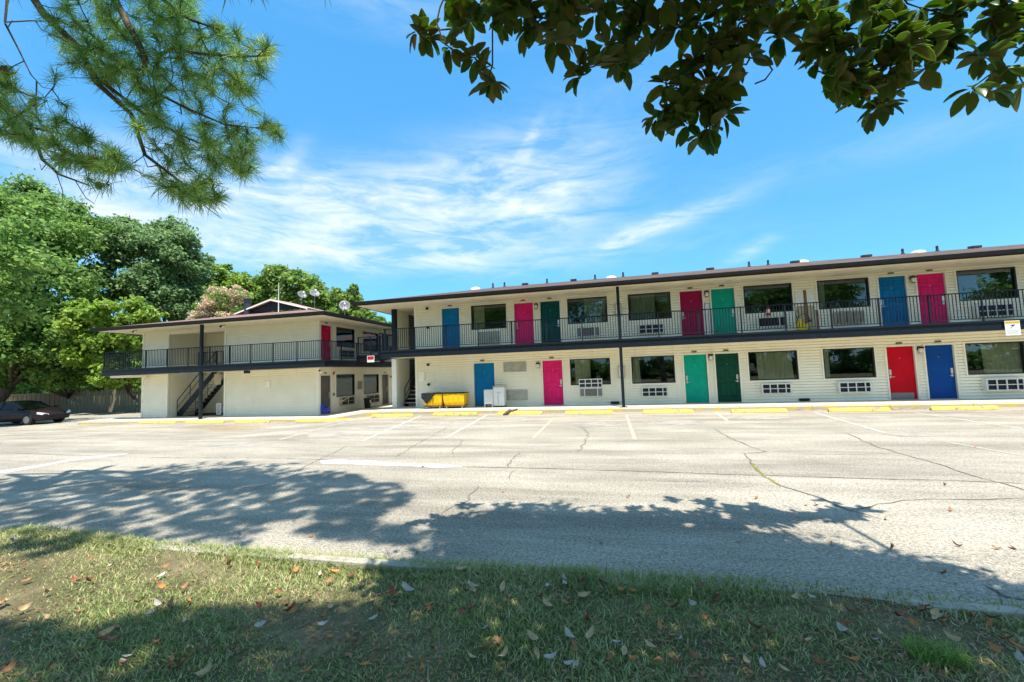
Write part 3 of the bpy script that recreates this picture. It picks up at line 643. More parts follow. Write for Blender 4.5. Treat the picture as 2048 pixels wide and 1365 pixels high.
inner.box(X0, X1, 3.4, 3.5, -.2, SOF); inner.box(X0, X1, .145, 3.4, 2.50, 2.56); inner.box(X0, X1, .145, 3.4, 4.93, SOF); inner.box(X0, X1, .145, 3.4, -.2, .01)
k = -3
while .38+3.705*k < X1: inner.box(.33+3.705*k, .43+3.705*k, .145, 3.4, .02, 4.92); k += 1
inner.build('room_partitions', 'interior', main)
MB().box(X0+.01, X0+.14, .0, 9.0, 0, SOF).box(X1-.14, X1-.01, .01, 9.0, 0, SOF).box(X0, X1, 8.9, 9.0, 0, SOF).build('outer_wall', 'siding', main)
# end wall of the stair passage, its column and post
wpass = wall(main, frame_east(-10.62), .02, 1.55, 0, 2.44, []); wall(main, frame_east(-10.62), .02, 1.55, FL0, SOF, [])
MB().box(-10.78, -10.53, -.06, .18, 0, 2.46).build('column', 'trim_white', main, bevel=.006)
MB().box(-10.76, -10.55, -.06, .16, FL0, SOF).build('post', 'dark_metal', main, bevel=.006)
MB().box(.33, .45, -1.52, -1.40, 0, SOF).build('post', 'dark_metal', main, bevel=.006); MB().box(.24, .54, -1.6, -1.32, .001, .02).build('post_foot', 'dark_metal', main)
MB().box(17.0, 17.12, -1.52, -1.40, 0, SOF).build('post', 'dark_metal', main, bevel=.006)
stair(main, (-10.52, .75), (0, 1), (1, 0), .9, .197, .24, 14, 0.0)
slab(main, -10.48, X1+.6, -1.5, -.012, 2.46, 2.76); fascia(main, [(-10.48, -.06), (-10.48, -1.5)], 2.46, 2.76); fascia(main, [(-10.5, -1.5), (X1+.6, -1.5)], 2.46, 2.76)
slab(main, -11.55, -10.5, .0, 5.0, 2.46, 2.76); fascia(main, [(-11.55, .0), (-10.8, .0)], 2.46, 2.76)
slab(main, -13.72, -11.56, 1.5, 3.0, 2.46, 2.76); fascia(main, [(-13.72, 1.5), (-11.56, 1.5)], 2.46, 2.76); fascia(main, [(-11.55, 1.5), (-11.55, .0)], 2.46, 2.76)
MB().box(-12.35, -12.17, 1.52, 1.68, 2.26, 2.455).build('beam_end', 'dark_metal', main)
px_ = [.39+1.53*k for k in range(-7, 15) if k]
railing(main, [(-10.42, -1.47), (X1+.5, -1.47)], FL0, [(x, -1.47) for x in px_], h=1.05)
railing(main, [(-11.5, .03), (-11.5, 1.5)], FL0, [(-11.5, .03)], h=1.05); railing(main, [(-13.7, 1.53), (-11.5, 1.53)], FL0, [(-12.2, 1.53), (-12.95, 1.53), (-13.7, 1.53)], h=1.05)
RM = hip_roof(main, -11.72, X1+2, -1.82, 10.2, EV, .235, 'shingle_brown', 1.8, 'x', 40)
soffit_panels(main, -11.69, X1+1.9, -1.79, -.005, SOF-.02); soffit_panels(main, -11.69, -10.8, .0, 9.9, SOF-.02, 'y')
MB().box(-10.8, X0, .19, 9.0, SOF, SOF+.05).build('passage_ceiling', 'soffit_cream', main)
def roof_pipe(x, y, z, h, r=.05, cap=False):
    m = MB(); m.lathe([(r*1.9, -.05), (r*1.5, .05), (r, .07), (r, h), (r*.8, h)], (x, y, z), 10); m.build('roof_pipe', 'pipe_dark', RM)
def roof_box_vent(x, y, z, w=.32): MB().prism([(x-w/2, y-.15, z-.06), (x+w/2, y-.15, z-.06), (x+w/2, y-.15, z+.05), (x-w/2, y-.15, z+.05)], (0, .34, .05)).build('roof_vent', 'pipe_dark', RM, bevel=.01)
def roof_y(px, py):                            # a spot on the front roof plane seen at this place
    d = ray(px, py); t = (EV+.235*(CAM[1]+1.82)-CAM[2])/(d[2]-.235*d[1]); return CAM+d*t
for px, py in ((986, 574), (1009, 571), (1094, 562), (1190, 553), (1246, 546), (1498, 528), (1536, 524), (1805, 502), (1874, 496)):
    q = at_y(px, py, 3.9); roof_pipe(q[0], 3.9, EV+.235*5.7, .27)
for px, py in ((1050, 566), (1147, 558), (1310, 547), (1420, 535), (1590, 524), (1733, 511), (1950, 494)):
    q = at_y(px, py, 3.6); roof_box_vent(q[0], 3.6, EV+.235*5.42+.06)
for px, py in ((1222, 549), (1605, 520), (1838, 498), (950, 577)):
    q = at_y(px, py, 4.3); MB().lathe([(.30, -.2), (.30, .06), (.27, .12), (.16, .17), (.02, .19)], (q[0], 4.4, EV+.235*6.0-.02), 14).build('roof_turbine_cap', 'white_cap', RM, smooth=True)

# air conditioners, lamps and small wall things of the main wing
U = 'upstairs'
aircon(FM, -6.16, -5.14, 2.95, 3.55, 'silver covered air conditioner upstairs under the window between blue and pink doors', 'foil', .08)
aircon(FM, -1.48, -.45, 3.06, 3.49, 'air conditioner upstairs with its front grille missing, right of the dark teal door', 'open', .10)
aircon(FM, 1.24, 2.29, 3.04, 3.47, 'white gridded air conditioner upstairs, left of the maroon door', 'grid')
aircon(FM, 5.97, 7.02, 3.06, 3.49, 'air conditioner upstairs with empty dark front below the fire extinguisher', 'broken', .12)
aircon(FM, 8.75, 9.78, 3.05, 3.52, 'beige louvred air conditioner upstairs, left of the blue panelled door', 'louver', .15)
aircon(FM, 13.37, 14.48, 3.0, 3.48, 'dark gridded air conditioner upstairs, right of the pink panelled door', 'grid', .20)
aircon(FM, -4.98, -3.89, 1.60, 2.06, 'silver panel covering an opening high on the ground floor wall', 'foil', .05, 'covered wall openings')
aircon(FM, -4.89, -3.88, .27, .73, 'silver panel covering an opening low beside the white appliances', 'foil', .08, 'covered wall openings')
aircon(FM, -1.47, -.45, .36, .74, 'ground floor air conditioner with bare coil, its grille hanging above it', 'open', .10)
aircon(FM, 1.21, 2.29, .30, .72, 'white gridded air conditioner left of the bright green ground floor door', 'grid')
aircon(FM, 5.94, 7.03, .32, .75, 'white gridded air conditioner right of the dark green ground floor door', 'grid')
aircon(FM, 8.67, 9.78, .31, .74, 'white gridded air conditioner left of the red door', 'grid', .18)
aircon(FM, 13.38, 14.52, .28, .73, 'cream gridded air conditioner right of the navy blue door', 'grid', .22)
aircon(FM, 16.1, 17.1, .3, .72, 'white gridded air conditioner at the far right end', 'grid')
gr = thing('loose_grille', 'white gridded grille propped against the window above a bare air conditioner', 'grille', FM(-.95, 0, .75))
gm = MB(FM)
for k in (0, .27, .54, .83, 1): u = -1.47+1.0*k; gm.box(u-.018, u+.018, .06, .09, .76, 1.15)
gm.build('upright_bars', 'white_plastic', gr); gm = MB(FM)
for z in (.775, .955, 1.135): gm.box(-1.49, -.45, .062, .092, z-.02, z+.02)
gm.build('cross_bars', 'white_plastic', gr); MB(FM).box(-1.45, -.49, .045, .058, .78, 1.13).build('mesh_backing', 'ac_dark', gr)
for u, z, lb in ((-3.31, 4.60, 'black lantern between the pink and dark teal upstairs doors'), (4.10, 4.62, 'black lantern between the maroon and green upstairs doors'), (11.53, 4.62, 'black lantern between the blue and pink panelled upstairs doors'),
                 (-3.32, 1.85, 'black lantern left of the bright pink ground floor door'), (4.09, 1.91, 'black lantern between the two green ground floor doors'), (11.54, 1.88, 'black lantern between the red and navy doors'), (19.0, 1.88, 'black lantern by the far right ground floor doors')):
    wall_lamp(FM, u, z, lb, 1.05)
for u, z, lb in ((-8.80, 4.88, 'small dark floodlight high at the left end of the upper wall'), (-8.78, 3.93, 'small dark alarm box beside the left upper door'), (-8.81, 2.09, 'small dark floodlight high on the left of the ground floor wall'), (-8.80, 1.12, 'small dark alarm box low left of the yellow carts')):
    t = thing('security_light', lb, 'security light', FM(u, 0, z)); MB(FM).box(u-.05, u+.05, 0.017, .04, z-.06, z+.06).build('base', 'dark_metal', t); MB(FM).tube([(u, .03, z+.02), (u+.01, .14, z-.02)], [.03, .055], 8).build('head', 'dark_metal', t)
t = thing('electrical_box', 'cream electrical box on the wall beside the stair passage', 'electrical box', FM(-9.15, 0, 1.3)); MB(FM).box(-9.31, -8.99, .018, .09, 1.30, 1.72).build('cabinet', 'siding', t, bevel=.008); MB(FM).box(-9.29, -9.01, .091, .098, 1.33, 1.69).build('lid', 'trim_white', t)
for z, lb in ((3.95, 'grey framed cabinet on the upper wall behind the tall post'), (1.16, 'grey framed cabinet on the ground floor wall behind the tall post')):
    t = thing('extinguisher_cabinet', lb, 'cabinet', FM(.40, 0, z), 'cabinets behind the post'); m = MB(FM)
    for a, b, p, q in ((.26, .54, z, z+.03), (.26, .54, z+.49, z+.52), (.26, .29, z+.03, z+.49), (.51, .54, z+.03, z+.49)): m.box(a, b, .018, .13, p, q)
    m.build('cabinet_frame', 'beige_metal', t); MB(FM).box(.29, .51, .018, .10, z+.03, z+.49).build('door_pane', 'white_plastic', t)
t = thing('leaning_panel', 'narrow pale panel leaning between the maroon and green upstairs doors', 'panel', FM(4.09, 0, FL0)); MB(FM).box(4.00, 4.18, .03, .055, FL0, 4.22).build('panel_face', 'white_plastic', t); m = MB(FM); m.box(3.985, 4.0, .025, .065, FL0, 4.235); m.box(4.18, 4.195, .025, .065, FL0, 4.235); m.box(4.0, 4.18, .025, .065, 4.221, 4.235); m.build('panel_edge', 'dark_metal', t)
t = thing('wall_repair', 'stripped wall patch with pale boards and a brown stud on the upper floor', 'wall patch', FM(7.8, 0, FL0))
MB(FM).box(7.46, 7.76, .019, .034, 3.86, 4.46).box(7.86, 8.12, .019, .034, 3.86, 4.46).build('pale_board', 'sign_white', t); MB(FM).box(7.46, 7.76, .019, .030, FL0+.1, 3.855).box(7.86, 8.12, .019, .030, FL0+.1, 3.855).build('plywood', 'plywood', t); MB(FM).box(7.762, 7.858, .019, .06, FL0+.1, 4.5).build('stud', 'lumber', t)
MB(FM).box(8.16, 8.23, .02, .05, FL0+.1, 3.66).build('split_board', 'lumber', t)
for u, z, lb in ((.06, .03, 'dark floor vent left of the tall post'), (7.47, .02, 'dark floor vent below the wall between two ground floor windows'), (8.95, FL0+.02, 'dark low vent on the upper floor near the stripped patch')):
    t = thing('wall_vent', lb, 'vent', FM(u, 0, z)); MB(FM).box(u-.18, u+.18, .018, .12, z, z+.10).build('vent_box', 'dark_metal', t, bevel=.006); m = MB(FM)
    for i in range(4): m.box(u-.16, u+.16, .121, .128, z+.015+i*.022, z+.025+i*.022)
    m.build('slats', 'ac_dark', t)

# ------------------------------------------------------------------ left wing
ZB = -.33; FL = 2.47; LSOF = 4.68; LEV = 4.81; XL, XR = -27.05, -15.05
left = thing('motel_building', 'smaller cream motel wing on the left with reddish roof and open stairwell', 'building', (-21, 0, ZB))
FF = frame_front(0.0); FE = frame_east(XR)
RX0, RX1 = -25.10, -21.12                        # stairwell recess
wall(left, FF, XL, XR, ZB, 2.17, [(RX0, RX1, ZB-1, 9)]); wall(left, FF, XL, XR, FL, LSOF, [(RX0, RX1, FL-1, 4.45)])
FR = frame_front(2.3); wall(left, FR, RX0, RX1, ZB, LSOF, [])
wall(left, frame_east(RX0), .0, 2.3, ZB, LSOF, [])
MB().box(RX1, RX1+.1, .145, 2.3, ZB, LSOF).build('recess_side', 'siding', left); MB().box(RX0, RX1, .15, 2.3, LSOF, LSOF+.04).build('recess_ceiling', 'soffit_cream', left)
for u in (XL+.05, RX0-.05, RX1+.05, XR-.05):
    for z0, z1 in ((ZB, 2.16), (FL, LSOF)): corner_trim(left, FF, u, z0, z1, .11)
for z0, z1 in ((ZB, 2.16), (FL, LSOF)): corner_trim(left, FE, .05, z0, z1, .11)
opl = [(1.40, 3.16, .52, 1.78), (4.06, 5.84, .50, 1.74), (.06, .97, ZB, 1.74), (6.26, 7.10, ZB, 1.7)]
wall(left, FE, .0, 13.0, ZB, 2.17, opl)
opu = [(1.42, 3.18, 3.34, 4.47), (4.06, 5.84, 3.2, 4.42), (.14, 1.04, FL, 4.46), (6.3, 7.2, FL, 4.46), (8.4, 10.1, 3.3, 4.4)]
wall(left, FE, .0, 13.0, FL, LSOF, opu)
door(left, FE, .14, FL, 'door_rose', 'pinkish red door at the corner of the left wing upstairs', 1, True, w=.90, h=1.99)
door(left, FE, .06, ZB, 'door_grey', 'dark grey door at the corner of the left wing', 1, False, w=.91, h=2.07)
door(left, FE, 6.26, ZB, 'door_grey', 'dark grey door deep in the passage', 1, False, w=.84, h=2.03); door(left, FE, 6.3, FL, 'door_navy', 'dark door far along the left wing balcony', 1, False, w=.9, h=1.99)
window(left, FE, 1.40, 3.16, .52, 1.78, [(0, 1)], cm='curtain_dark'); window(left, FE, 4.06, 5.84, .50, 1.74, [(.0, .3), (.35, .75)]); window(left, FE, 1.42, 3.18, 3.34, 4.47, [], cm='curtain_dark'); window(left, FE, 4.06, 5.84, 3.2, 4.42, [(.3, .9)]); window(left, FE, 8.4, 10.1, 3.3, 4.4, [])
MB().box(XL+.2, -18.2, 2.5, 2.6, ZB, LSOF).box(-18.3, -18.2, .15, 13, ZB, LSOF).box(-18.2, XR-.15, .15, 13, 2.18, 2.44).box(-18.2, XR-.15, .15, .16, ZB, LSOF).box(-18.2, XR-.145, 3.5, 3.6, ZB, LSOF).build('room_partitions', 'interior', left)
MB().box(XL+.01, XL+.14, .0, 13, ZB, LSOF).box(XL, XR, 12.9, 13, ZB, LSOF).build('outer_wall', 'siding', left)
stair(left, (-25.0, .45), (1, 0), (0, 1), 1.15, .2, .2, 14, ZB)
slab(left, -27.9, -13.6, -1.5, -.012, 2.17, FL); fascia(left, [(-27.9, -1.5), (-13.6, -1.5)], 2.17, FL); slab(left, XR+.022, -13.6, -.012, 12, 2.17, FL); fascia(left, [(-13.6, -1.5), (-13.6, 12)], 2.17, FL); fascia(left, [(-27.9, .0), (-27.9, -1.5)], 2.17, FL)
lp = [-27.85, -26.3, -24.8, -23.3, -21.9, -20.5, -19.2, -17.9, -16.55, -15.15, -13.65]
railing(left, [(-27.85, -1.47), (-13.63, -1.47)], FL, [(x, -1.47) for x in lp], h=1.0); railing(left, [(-13.63, -1.47), (-13.63, 12)], FL, [(-13.63, y) for y in (-.1, 1.3, 2.7, 4.1, 5.5, 7, 8.5)], h=1.0); railing(left, [(-27.85, 0), (-27.85, -1.47)], FL, [], h=1.0)
railing(left, [(RX0+.1, 1.75), (RX1-1.0, 1.75)], FL, [(RX0+.12, 1.75), (-23.6, 1.75), (-22.15, 1.75)], h=1.0, drop=.05)
slab(left, RX0, RX1, 1.68, 2.25, 2.17, FL); slab(left, -22.1, RX1, 0.0, 1.68, 2.17, FL)
MB().box(-21.1, -20.97, -1.53, -1.40, ZB, LSOF).build('post', 'dark_metal', left, bevel=.006)
MB().box(-27.6, -26.5, -1.3, -.2, 2.02, 2.14).build('beam_box', 'trim_white', left); MB().box(-18.4, -18.2, -1.4, -1.2, 1.98, 2.14).build('beam_end', 'dark_metal', left)
RL = hip_roof(left, -28.15, -13.38, -1.82, 15.0, LEV, .215, 'shingle_red', 1.8, 'y', 46)
soffit_panels(left, -28.1, -13.42, -1.79, -.005, LSOF-.02); soffit_panels(left, XR+.02, -13.42, .0, 14, LSOF-.02, 'y'); soffit_panels(left, -28.1, XL, .0, 14, LSOF-.02, 'y')
# gablet on the front hip
cxr = (-28.15-13.38)/2; hwr = (28.15-13.38)/2; gy = 3.1; zr = 6.62; zh = LEV+.215*(gy+1.82)+.08; hw_ = 2.5
MB().poly([(cxr-hw_+.1, gy, zh+.03), (cxr+hw_-.1, gy, zh+.03), (cxr, gy, zr-.0)]).build('gable_face', 'dark_metal', RL)
gm = MB()
for s in (-1, 1): gm.prism([(cxr, gy-.25, zr+.06), (cxr+s*(hw_+.25), gy-.25, zh-.03), (cxr+s*(hw_+.25), gy-.25, zh+.01), (cxr, gy-.25, zr+.1)], (0, 1.9, 0))
gm.build('gable_roof', 'shingle_red', RL); gm = MB()
for s in (-1, 1): gm.prism([(cxr, gy-.29, zr-.02), (cxr+s*(hw_+.22), gy-.29, zh-.075), (cxr+s*(hw_+.22), gy-.29, zh+.0), (cxr, gy-.29, zr+.055)], (0, .035, 0))
gm.build('rake_board', 'trim_white', RL)
q = at_y(495, 618, 3.0); m = MB(); m.lathe([(.21, -.5), (.21, .42), (.25, .44), (.25, .5), (.21, .5), (.21, .56), (.27, .58), (.27, .63), (.0, .66)], (q[0], 3.0, q[2]), 14); m.build('flue', 'pipe_dark', RL)
aircon(FE, 1.75, 3.0, 2.74, 3.18, 'dark air conditioner upstairs on the side of the left wing', 'dark', .14, 'air conditioners of the left wing'); aircon(FE, 1.72, 2.96, .02, .47, 'gridded air conditioner behind the mop handle', 'dark', .16, 'air conditioners of the left wing'); aircon(FE, 4.46, 5.7, -.08, .42, 'gridded air conditioner right of the black bin', 'dark', .16, 'air conditioners of the left wing')
for z0, z1, u0, u1, lb in ((1.45, 2.04, -21.8, -21.34, 'tan louvred vent high beside the stairwell'), (-.22, .40, -21.62, -21.3, 'grey louvred vent low beside the stairwell')):
    t = thing('wall_vent', lb, 'vent', FF(u0, 0, z0)); MB(FF).box(u0, u1, .018, .03, z0, z1).build('vent_frame', 'plywood' if z0 > 1 else 'white_plastic', t); m = MB(FF)
    for i in range(9): zz = z0+.03+i*(z1-z0-.06)/9; m.box(u0+.03, u1-.03, .031, .042, zz, zz+.035)
    m.build('slats', 'beige_metal' if z0 > 1 else 'coil_grey', t)
t = thing('wall_plaque', 'faded cream notice plate on the blank wall of the left wing', 'plaque', FF(-18.2, 0, 1.2)); MB(FF).box(-18.36, -18.06, .018, .03, 1.16, 1.56).build('plate', 'trim_white', t); MB(FF).box(-18.30, -18.12, .031, .034, 1.24, 1.48).build('print', 'siding', t)
for F_, u, z, lb in ((FE, 3.66, .84, 'grey meter box between two ground floor windows of the left wing'),):
    t = thing('electrical_box', lb, 'electrical box', F_(u, 0, z)); MB(F_).box(u-.17, u+.17, .018, .10, z, z+.5).build('cabinet', 'beige_metal', t, bevel=.01); MB(F_).box(u-.14, u+.14, .101, .108, z+.03, z+.47).build('lid', 'coil_grey', t)
def bulb_lamp(F, u, z, lb, o=.0):
    t = thing('bulb_lamp', lb, 'wall lamp', F(u, o, z)); MB(F).tube([(u, o+.0, z+.09), (u, o+.10, z+.07)], [.05, .05], 8).build('holder', 'dark_metal', t); m = MB(); c = F(u, o+.12, z); m.lathe([(.0, -.085), (.05, -.07), (.085, 0), (.05, .07), (.03, .09)], c, 12); m.build('globe', 'lamp_glass', t, smooth=True)
bulb_lamp(FE, .02, 1.92, 'round white bulb lamp over the grey corner door'); bulb_lamp(FE, 7.45, 1.45, 'round white bulb lamp beside the far grey door')
for u, lb in ((1.2, 'small red alarm bell beside the grey corner door'),):
    t = thing('alarm_bell', lb, 'alarm', FE(u, 0, 1.85)); MB(FE).tube([(u, .018, 1.88), (u, .07, 1.88)], [.07, .06], 12).build('gong', 'extinguisher_red', t); MB(FE).box(u-.02, u+.02, .018, .04, 1.74, 1.83).build('striker_box', 'dark_metal', t)
t = thing('pull_station', 'small dark switch box between the grey door and the curtained window', 'switch', FE(1.2, 0, .68)); MB(FE).box(1.15, 1.25, .018, .06, .62, .76).build('cover', 'dark_metal', t, bevel=.006); MB(FE).box(1.18, 1.22, .061, .075, .67, .71).build('button', 'chrome', t)
for x, y, z, lb in ((-20.3, -.9, LSOF-.02, 'small dark spotlight under the eave of the left wing'), (-26.0, -1.2, LSOF-.02, 'small spotlight under the far left eave')):
    t = thing('eave_light', lb, 'light', (x, y, z)); MB().box(x-.09, x+.09, y-.06, y+.06, z-.03, z).build('base', 'beige_metal', t); MB().tube([(x-.05, y, z-.04), (x-.10, y-.08, z-.12)], [.03, .055], 8).build('lamp_head', 'dark_metal', t); MB().tube([(x+.05, y, z-.04), (x+.10, y-.08, z-.12)], [.03, .055], 8).build('lamp_head', 'lamp_glass', t)
# satellite dishes and aerial on the left roof
def dish(p, aim, lb, r=.29, mast=1.0):
    t = thing('satellite_dish', lb, 'satellite dish', (p[0], p[1], p[2]-mast), 'satellite dishes on the left roof'); a = Vector(aim).normalized(); M = a.to_track_quat('Z', 'Y').to_matrix()
    m = MB(); m.lathe([(.0, -.0), (r*.35, .012), (r*.7, .05), (r, .11), (r*1.02, .115), (r, .125), (r*.7, .066), (r*.35, .028), (.0, .016)], p, 20, M); m.build('reflector', 'dish_grey', t, smooth=True)
    m = MB(); m.tube([(p[0], p[1], p[2]-mast), (p[0], p[1], p[2]-.1), tuple(np.array(p)-np.array(a)*.03)], .026, 6); m.build('mast', 'coil_grey', t)
    f = np.array(p)+np.array(a)*r*1.05; lo = np.array(p)+np.array(M @ Vector((0, -r*.95, .1))); m = MB(); m.tube([tuple(lo), tuple(f)], .016, 5); m.build('feed_arm', 'coil_grey', t); MB().tube([tuple(f-np.array(a)*.05), tuple(f+np.array(a)*.08)], .05, 8).build('receiver', 'white_plastic', t)
dish(tuple(at_y(603, 592, 4.0)), (.75, -.35, .55), 'left of two grey satellite dishes standing together on the reddish roof'); dish(tuple(at_y(629, 589, 4.3)), (.65, -.5, .6), 'right of two grey satellite dishes standing together on the reddish roof', .31); dish(tuple(at_y(689, 613, 4.0)), (.55, -.75, .30), 'single pale satellite dish at the right edge of the reddish roof', .33, .8)
a = at_y(557, 622, 2.4); t = thing('roof_aerial', 'thin white aerial pole in front of the small roof gable', 'aerial', tuple(a)); MB().tube([(a[0], 2.4, a[2]-.2), (a[0], 2.4, a[2]+1.75)], [.03, .012], 6).build('pole', 'white_plastic', t); MB().tube([(a[0]-.25, 2.4, a[2]+1.3), (a[0]+.25, 2.4, a[2]+1.35)], .008, 4).build('cross_rod', 'white_plastic', t)
# farther wing closing the yard behind
far = thing('motel_building', 'farther low motel wing seen in the gap between the two wings', 'building', (-12, 16, ZB))
wall(far, frame_front(16.0), -14.8, -3.0, ZB, 4.5, [], zlap=ZB); MB().box(-14.8, -3, 16.15, 24, ZB, 4.5).build('outer_wall', 'siding', far)
hip_roof(far, -15.5, -2, 15.0, 25, 5.0, .26, 'shingle_red', 1, 'x', 14); MB().box(-15.3, -2.2, 15.03, 15.07, 4.45, 4.82).build('eave_trim', 'trim_white', far); MB().box(-15.2, -2.3, 15.1, 24, 4.42, 4.45).build('soffit', 'soffit_cream', far)

# ------------------------------------------------------------------ signs
def text_mesh(body, size, F, u, z, o, mat, parent, name='lettering'):
    cu = bpy.data.curves.new('t', 'FONT'); cu.body = body; cu.size = size; cu.align_x = 'CENTER'; cu.align_y = 'CENTER'; cu.resolution_u = 2
    ob = bpy.data.objects.new('t', cu); me = ob.to_mesh(); m = MB(F); m.add([(v.co.x+u, o, v.co.y+z) for v in me.vertices], [tuple(p.vertices) for p in me.polygons]); r = m.build(name, mat, parent)
    ob.to_mesh_clear(); bpy.data.objects.remove(ob); bpy.data.curves.remove(cu); return r
FS = frame_front(-1.56)
t = thing('security_sign', 'white and yellow camera warning sign on the balcony edge', 'sign', FS(13.34, 0, 2.24)); MB(FS).box(13.13, 13.55, .0, .012, 2.24, 2.74).build('board', 'sign_white', t, bevel=.004)
MB(FS).box(13.145, 13.535, .0125, .0145, 2.64, 2.725).build('yellow_band', 'sign_yellow', t); text_mesh('SECURITY NOTICE', .043, FS, 13.34, 2.683, .016, 'sign_ink', t)
m = MB(FS); m.add([(13.27, .0135, 2.60), (13.40, .0135, 2.605), (13.37, .0135, 2.55), (13.34, .0135, 2.545)], [(0, 1, 2, 3)]); m.add([(13.27, .0135, 2.485), (13.285, .0135, 2.475), (13.345, .0135, 2.54), (13.33, .0135, 2.55)], [(0, 1, 2, 3)]); m.add([(13.375, .0135, 2.565), (13.42, .0135, 2.59), (13.40, .0135, 2.61)], [(0, 1, 2)]); m.build('camera_symbol', 'sign_ink', t)
m = MB(FS)
for i in range(4): m.box(13.17, 13.51-.03*(i % 2), .0125, .0135, 2.40-i*.035, 2.415-i*.035)
m.build('small_print', 'sign_grey', t)
FQ = frame_front(1.44); u, z = -12.87, 2.58
t = thing('red_notice', 'small red and white notice on the bridge between the wings', 'sign', FQ(u, 0, z-.2)); MB(FQ).box(u-.22, u+.22, .0, .012, z-.2, z+.16).build('board', 'sign_white', t); MB(FQ).box(u-.19, u+.19, .0125, .0145, z-.06, z+.13).build('red_field', 'sign_red', t); m = MB(FQ); m.box(u-.17, u-.05, .015, .0165, z+.065, z+.105); m.box(u+.06, u+.16, .015, .0165, z+.07, z+.105); m.box(u-.15, u+.15, .015, .0165, z-.045, z-.02); m.build('print', 'sign_ink', t)

# ------------------------------------------------------------------ things on the walkway
def laundry_cart(x0, x1, y, z, lb):
    t = thing('laundry_cart', lb, 'laundry cart', ((x0+x1)/2, y, z), 'yellow laundry carts'); c = .06; zb, zt = z+.14, z+.70; n = 7
    m = MB(); ring = lambda s, zz, bul: [(x, yy, zz) for x, yy in
        [(x0+s+(x1-x0-2*s)*i/n, y-.32+s-bul*math.sin(math.pi*i/n)*.5) for i in range(n+1)]+[(x1-s, y+.32-s), (x0+s, y+.32-s)]]
    R = [ring(.07, zb, .03), ring(.03, zb+.14, .07), ring(.01, zb+.35, .05), ring(0, zt, .0)]; k = n+3; vs = [p for r in R for p in r]
    m.add(vs, [(j*k+i, j*k+(i+1) % k, (j+1)*k+(i+1) % k, (j+1)*k+i) for j in range(3) for i in range(k)]+[tuple(range(k))[::-1]]); m.build('canvas_bag', 'cart_yellow', t, smooth=False)
    m = MB()
    for i in range(1, 4): x = x0+(x1-x0)*i/4; m.box(x-.008, x+.008, y-.385, y-.30, zb+.03, zt-.02)
    m.build('seam', 'cart_yellow', t)
    m = MB(); m.tube([(x0, y-.33, zt), (x1, y-.33, zt), (x1, y+.33, zt), (x0, y+.33, zt), (x0, y-.33, zt)], .022, 6); m.build('top_rim', 'dark_metal', t); MB().box(x0+.04, x1-.04, y-.30, y+.30, z+.10, z+.135).build('base_board', 'lumber', t)
    for sx in (x0+.14, x1-.14):
        for sy in (-.22, .22): MB().tube([(sx-.018, y+sy, z+.05), (sx+.018, y+sy, z+.05)], .05, 10).build('caster', 'white_plastic', t)
    return t
t = laundry_cart(-8.72, -7.76, -.62, 0, 'left yellow canvas laundry cart, draped with a black bag')
laundry_cart(-7.70, -6.66, -.62, 0, 'right yellow canvas laundry cart beside the blue service door')
bag = thing('plastic_bag', 'black plastic sheet hanging over the left yellow laundry cart', 'bag', (-8.4, -.98, .4)); V = []; nx_, nz_ = 12, 8
for j in range(nz_+1):
    for i in range(nx_+1):
        f = i/nx_; x = -8.74+f*.66; dpt = (.10+.42*(1-abs(f-.42)/.58))*j/nz_; V.append((x, -.96-.055-.02*math.sin(i*1.7+j)-.012*math.sin(j*2.1)-.05*math.sin(min(1, j/nz_*1.2)*1.6)*.8, .735-dpt))
m = MB(); m.add(V, [(j*(nx_+1)+i, j*(nx_+1)+i+1, (j+1)*(nx_+1)+i+1, (j+1)*(nx_+1)+i) for j in range(nz_) for i in range(nx_)]); m.build('draped_front', 'bag_black', bag, smooth=True)
m = MB(); m.box(-8.76, -8.06, -.97, -.31, .715, .738); m.build('covered_top', 'bag_black', bag, bevel=.01)
t = thing('appliance', 'shorter white appliance chassis with ribbed front beside the blue service door', 'appliance', (-5.57, -.5, 0)); MB().box(-5.78, -5.38, -.72, -.35, .16, .81).build('cabinet', 'white_plastic', t, bevel=.015); m = MB()
for i in range(14): m.box(-5.75, -5.41, -.728, -.721, .22+i*.04, .24+i*.04)
m.build('ribs', 'white_plastic', t); m = MB(); m.box(-5.77, -5.74, -.71, -.36, 0, .16); m.box(-5.42, -5.39, -.71, -.36, 0, .16); m.build('leg_frame', 'white_plastic', t); m = MB(); m.tube([(-5.72, -.6, .07), (-5.60, -.66, .10), (-5.5, -.62, .05), (-5.45, -.66, .12)], .035, 7); m.lathe([(.02, -.05), (.08, -.04), (.08, .04), (.02, .05)], (-5.58, -.55, .09), 10, Matrix.Rotation(1.57, 3, 'X')); m.build('motor', 'coil_grey', t)
t = thing('appliance', 'taller white appliance panel with a centre groove, right one of the pair', 'appliance', (-5.1, -.5, 0)); MB().box(-5.37, -4.84, -.62, -.20, .06, .92).build('cabinet', 'white_plastic', t, bevel=.015); MB().box(-5.16, -5.10, -.628, -.621, .12, .62).box(-5.2, -5.0, -.629, -.621, .64, .67).build('groove', 'sign_grey', t); MB().box(-5.39, -4.80, -.64, -.18, .921, .955).build('lid', 'beige_metal', t); m = MB(); m.box(-5.35, -5.30, -.60, -.25, 0, .06); m.box(-4.91, -4.86, -.60, -.25, 0, .06); m.build('feet', 'coil_grey', t)
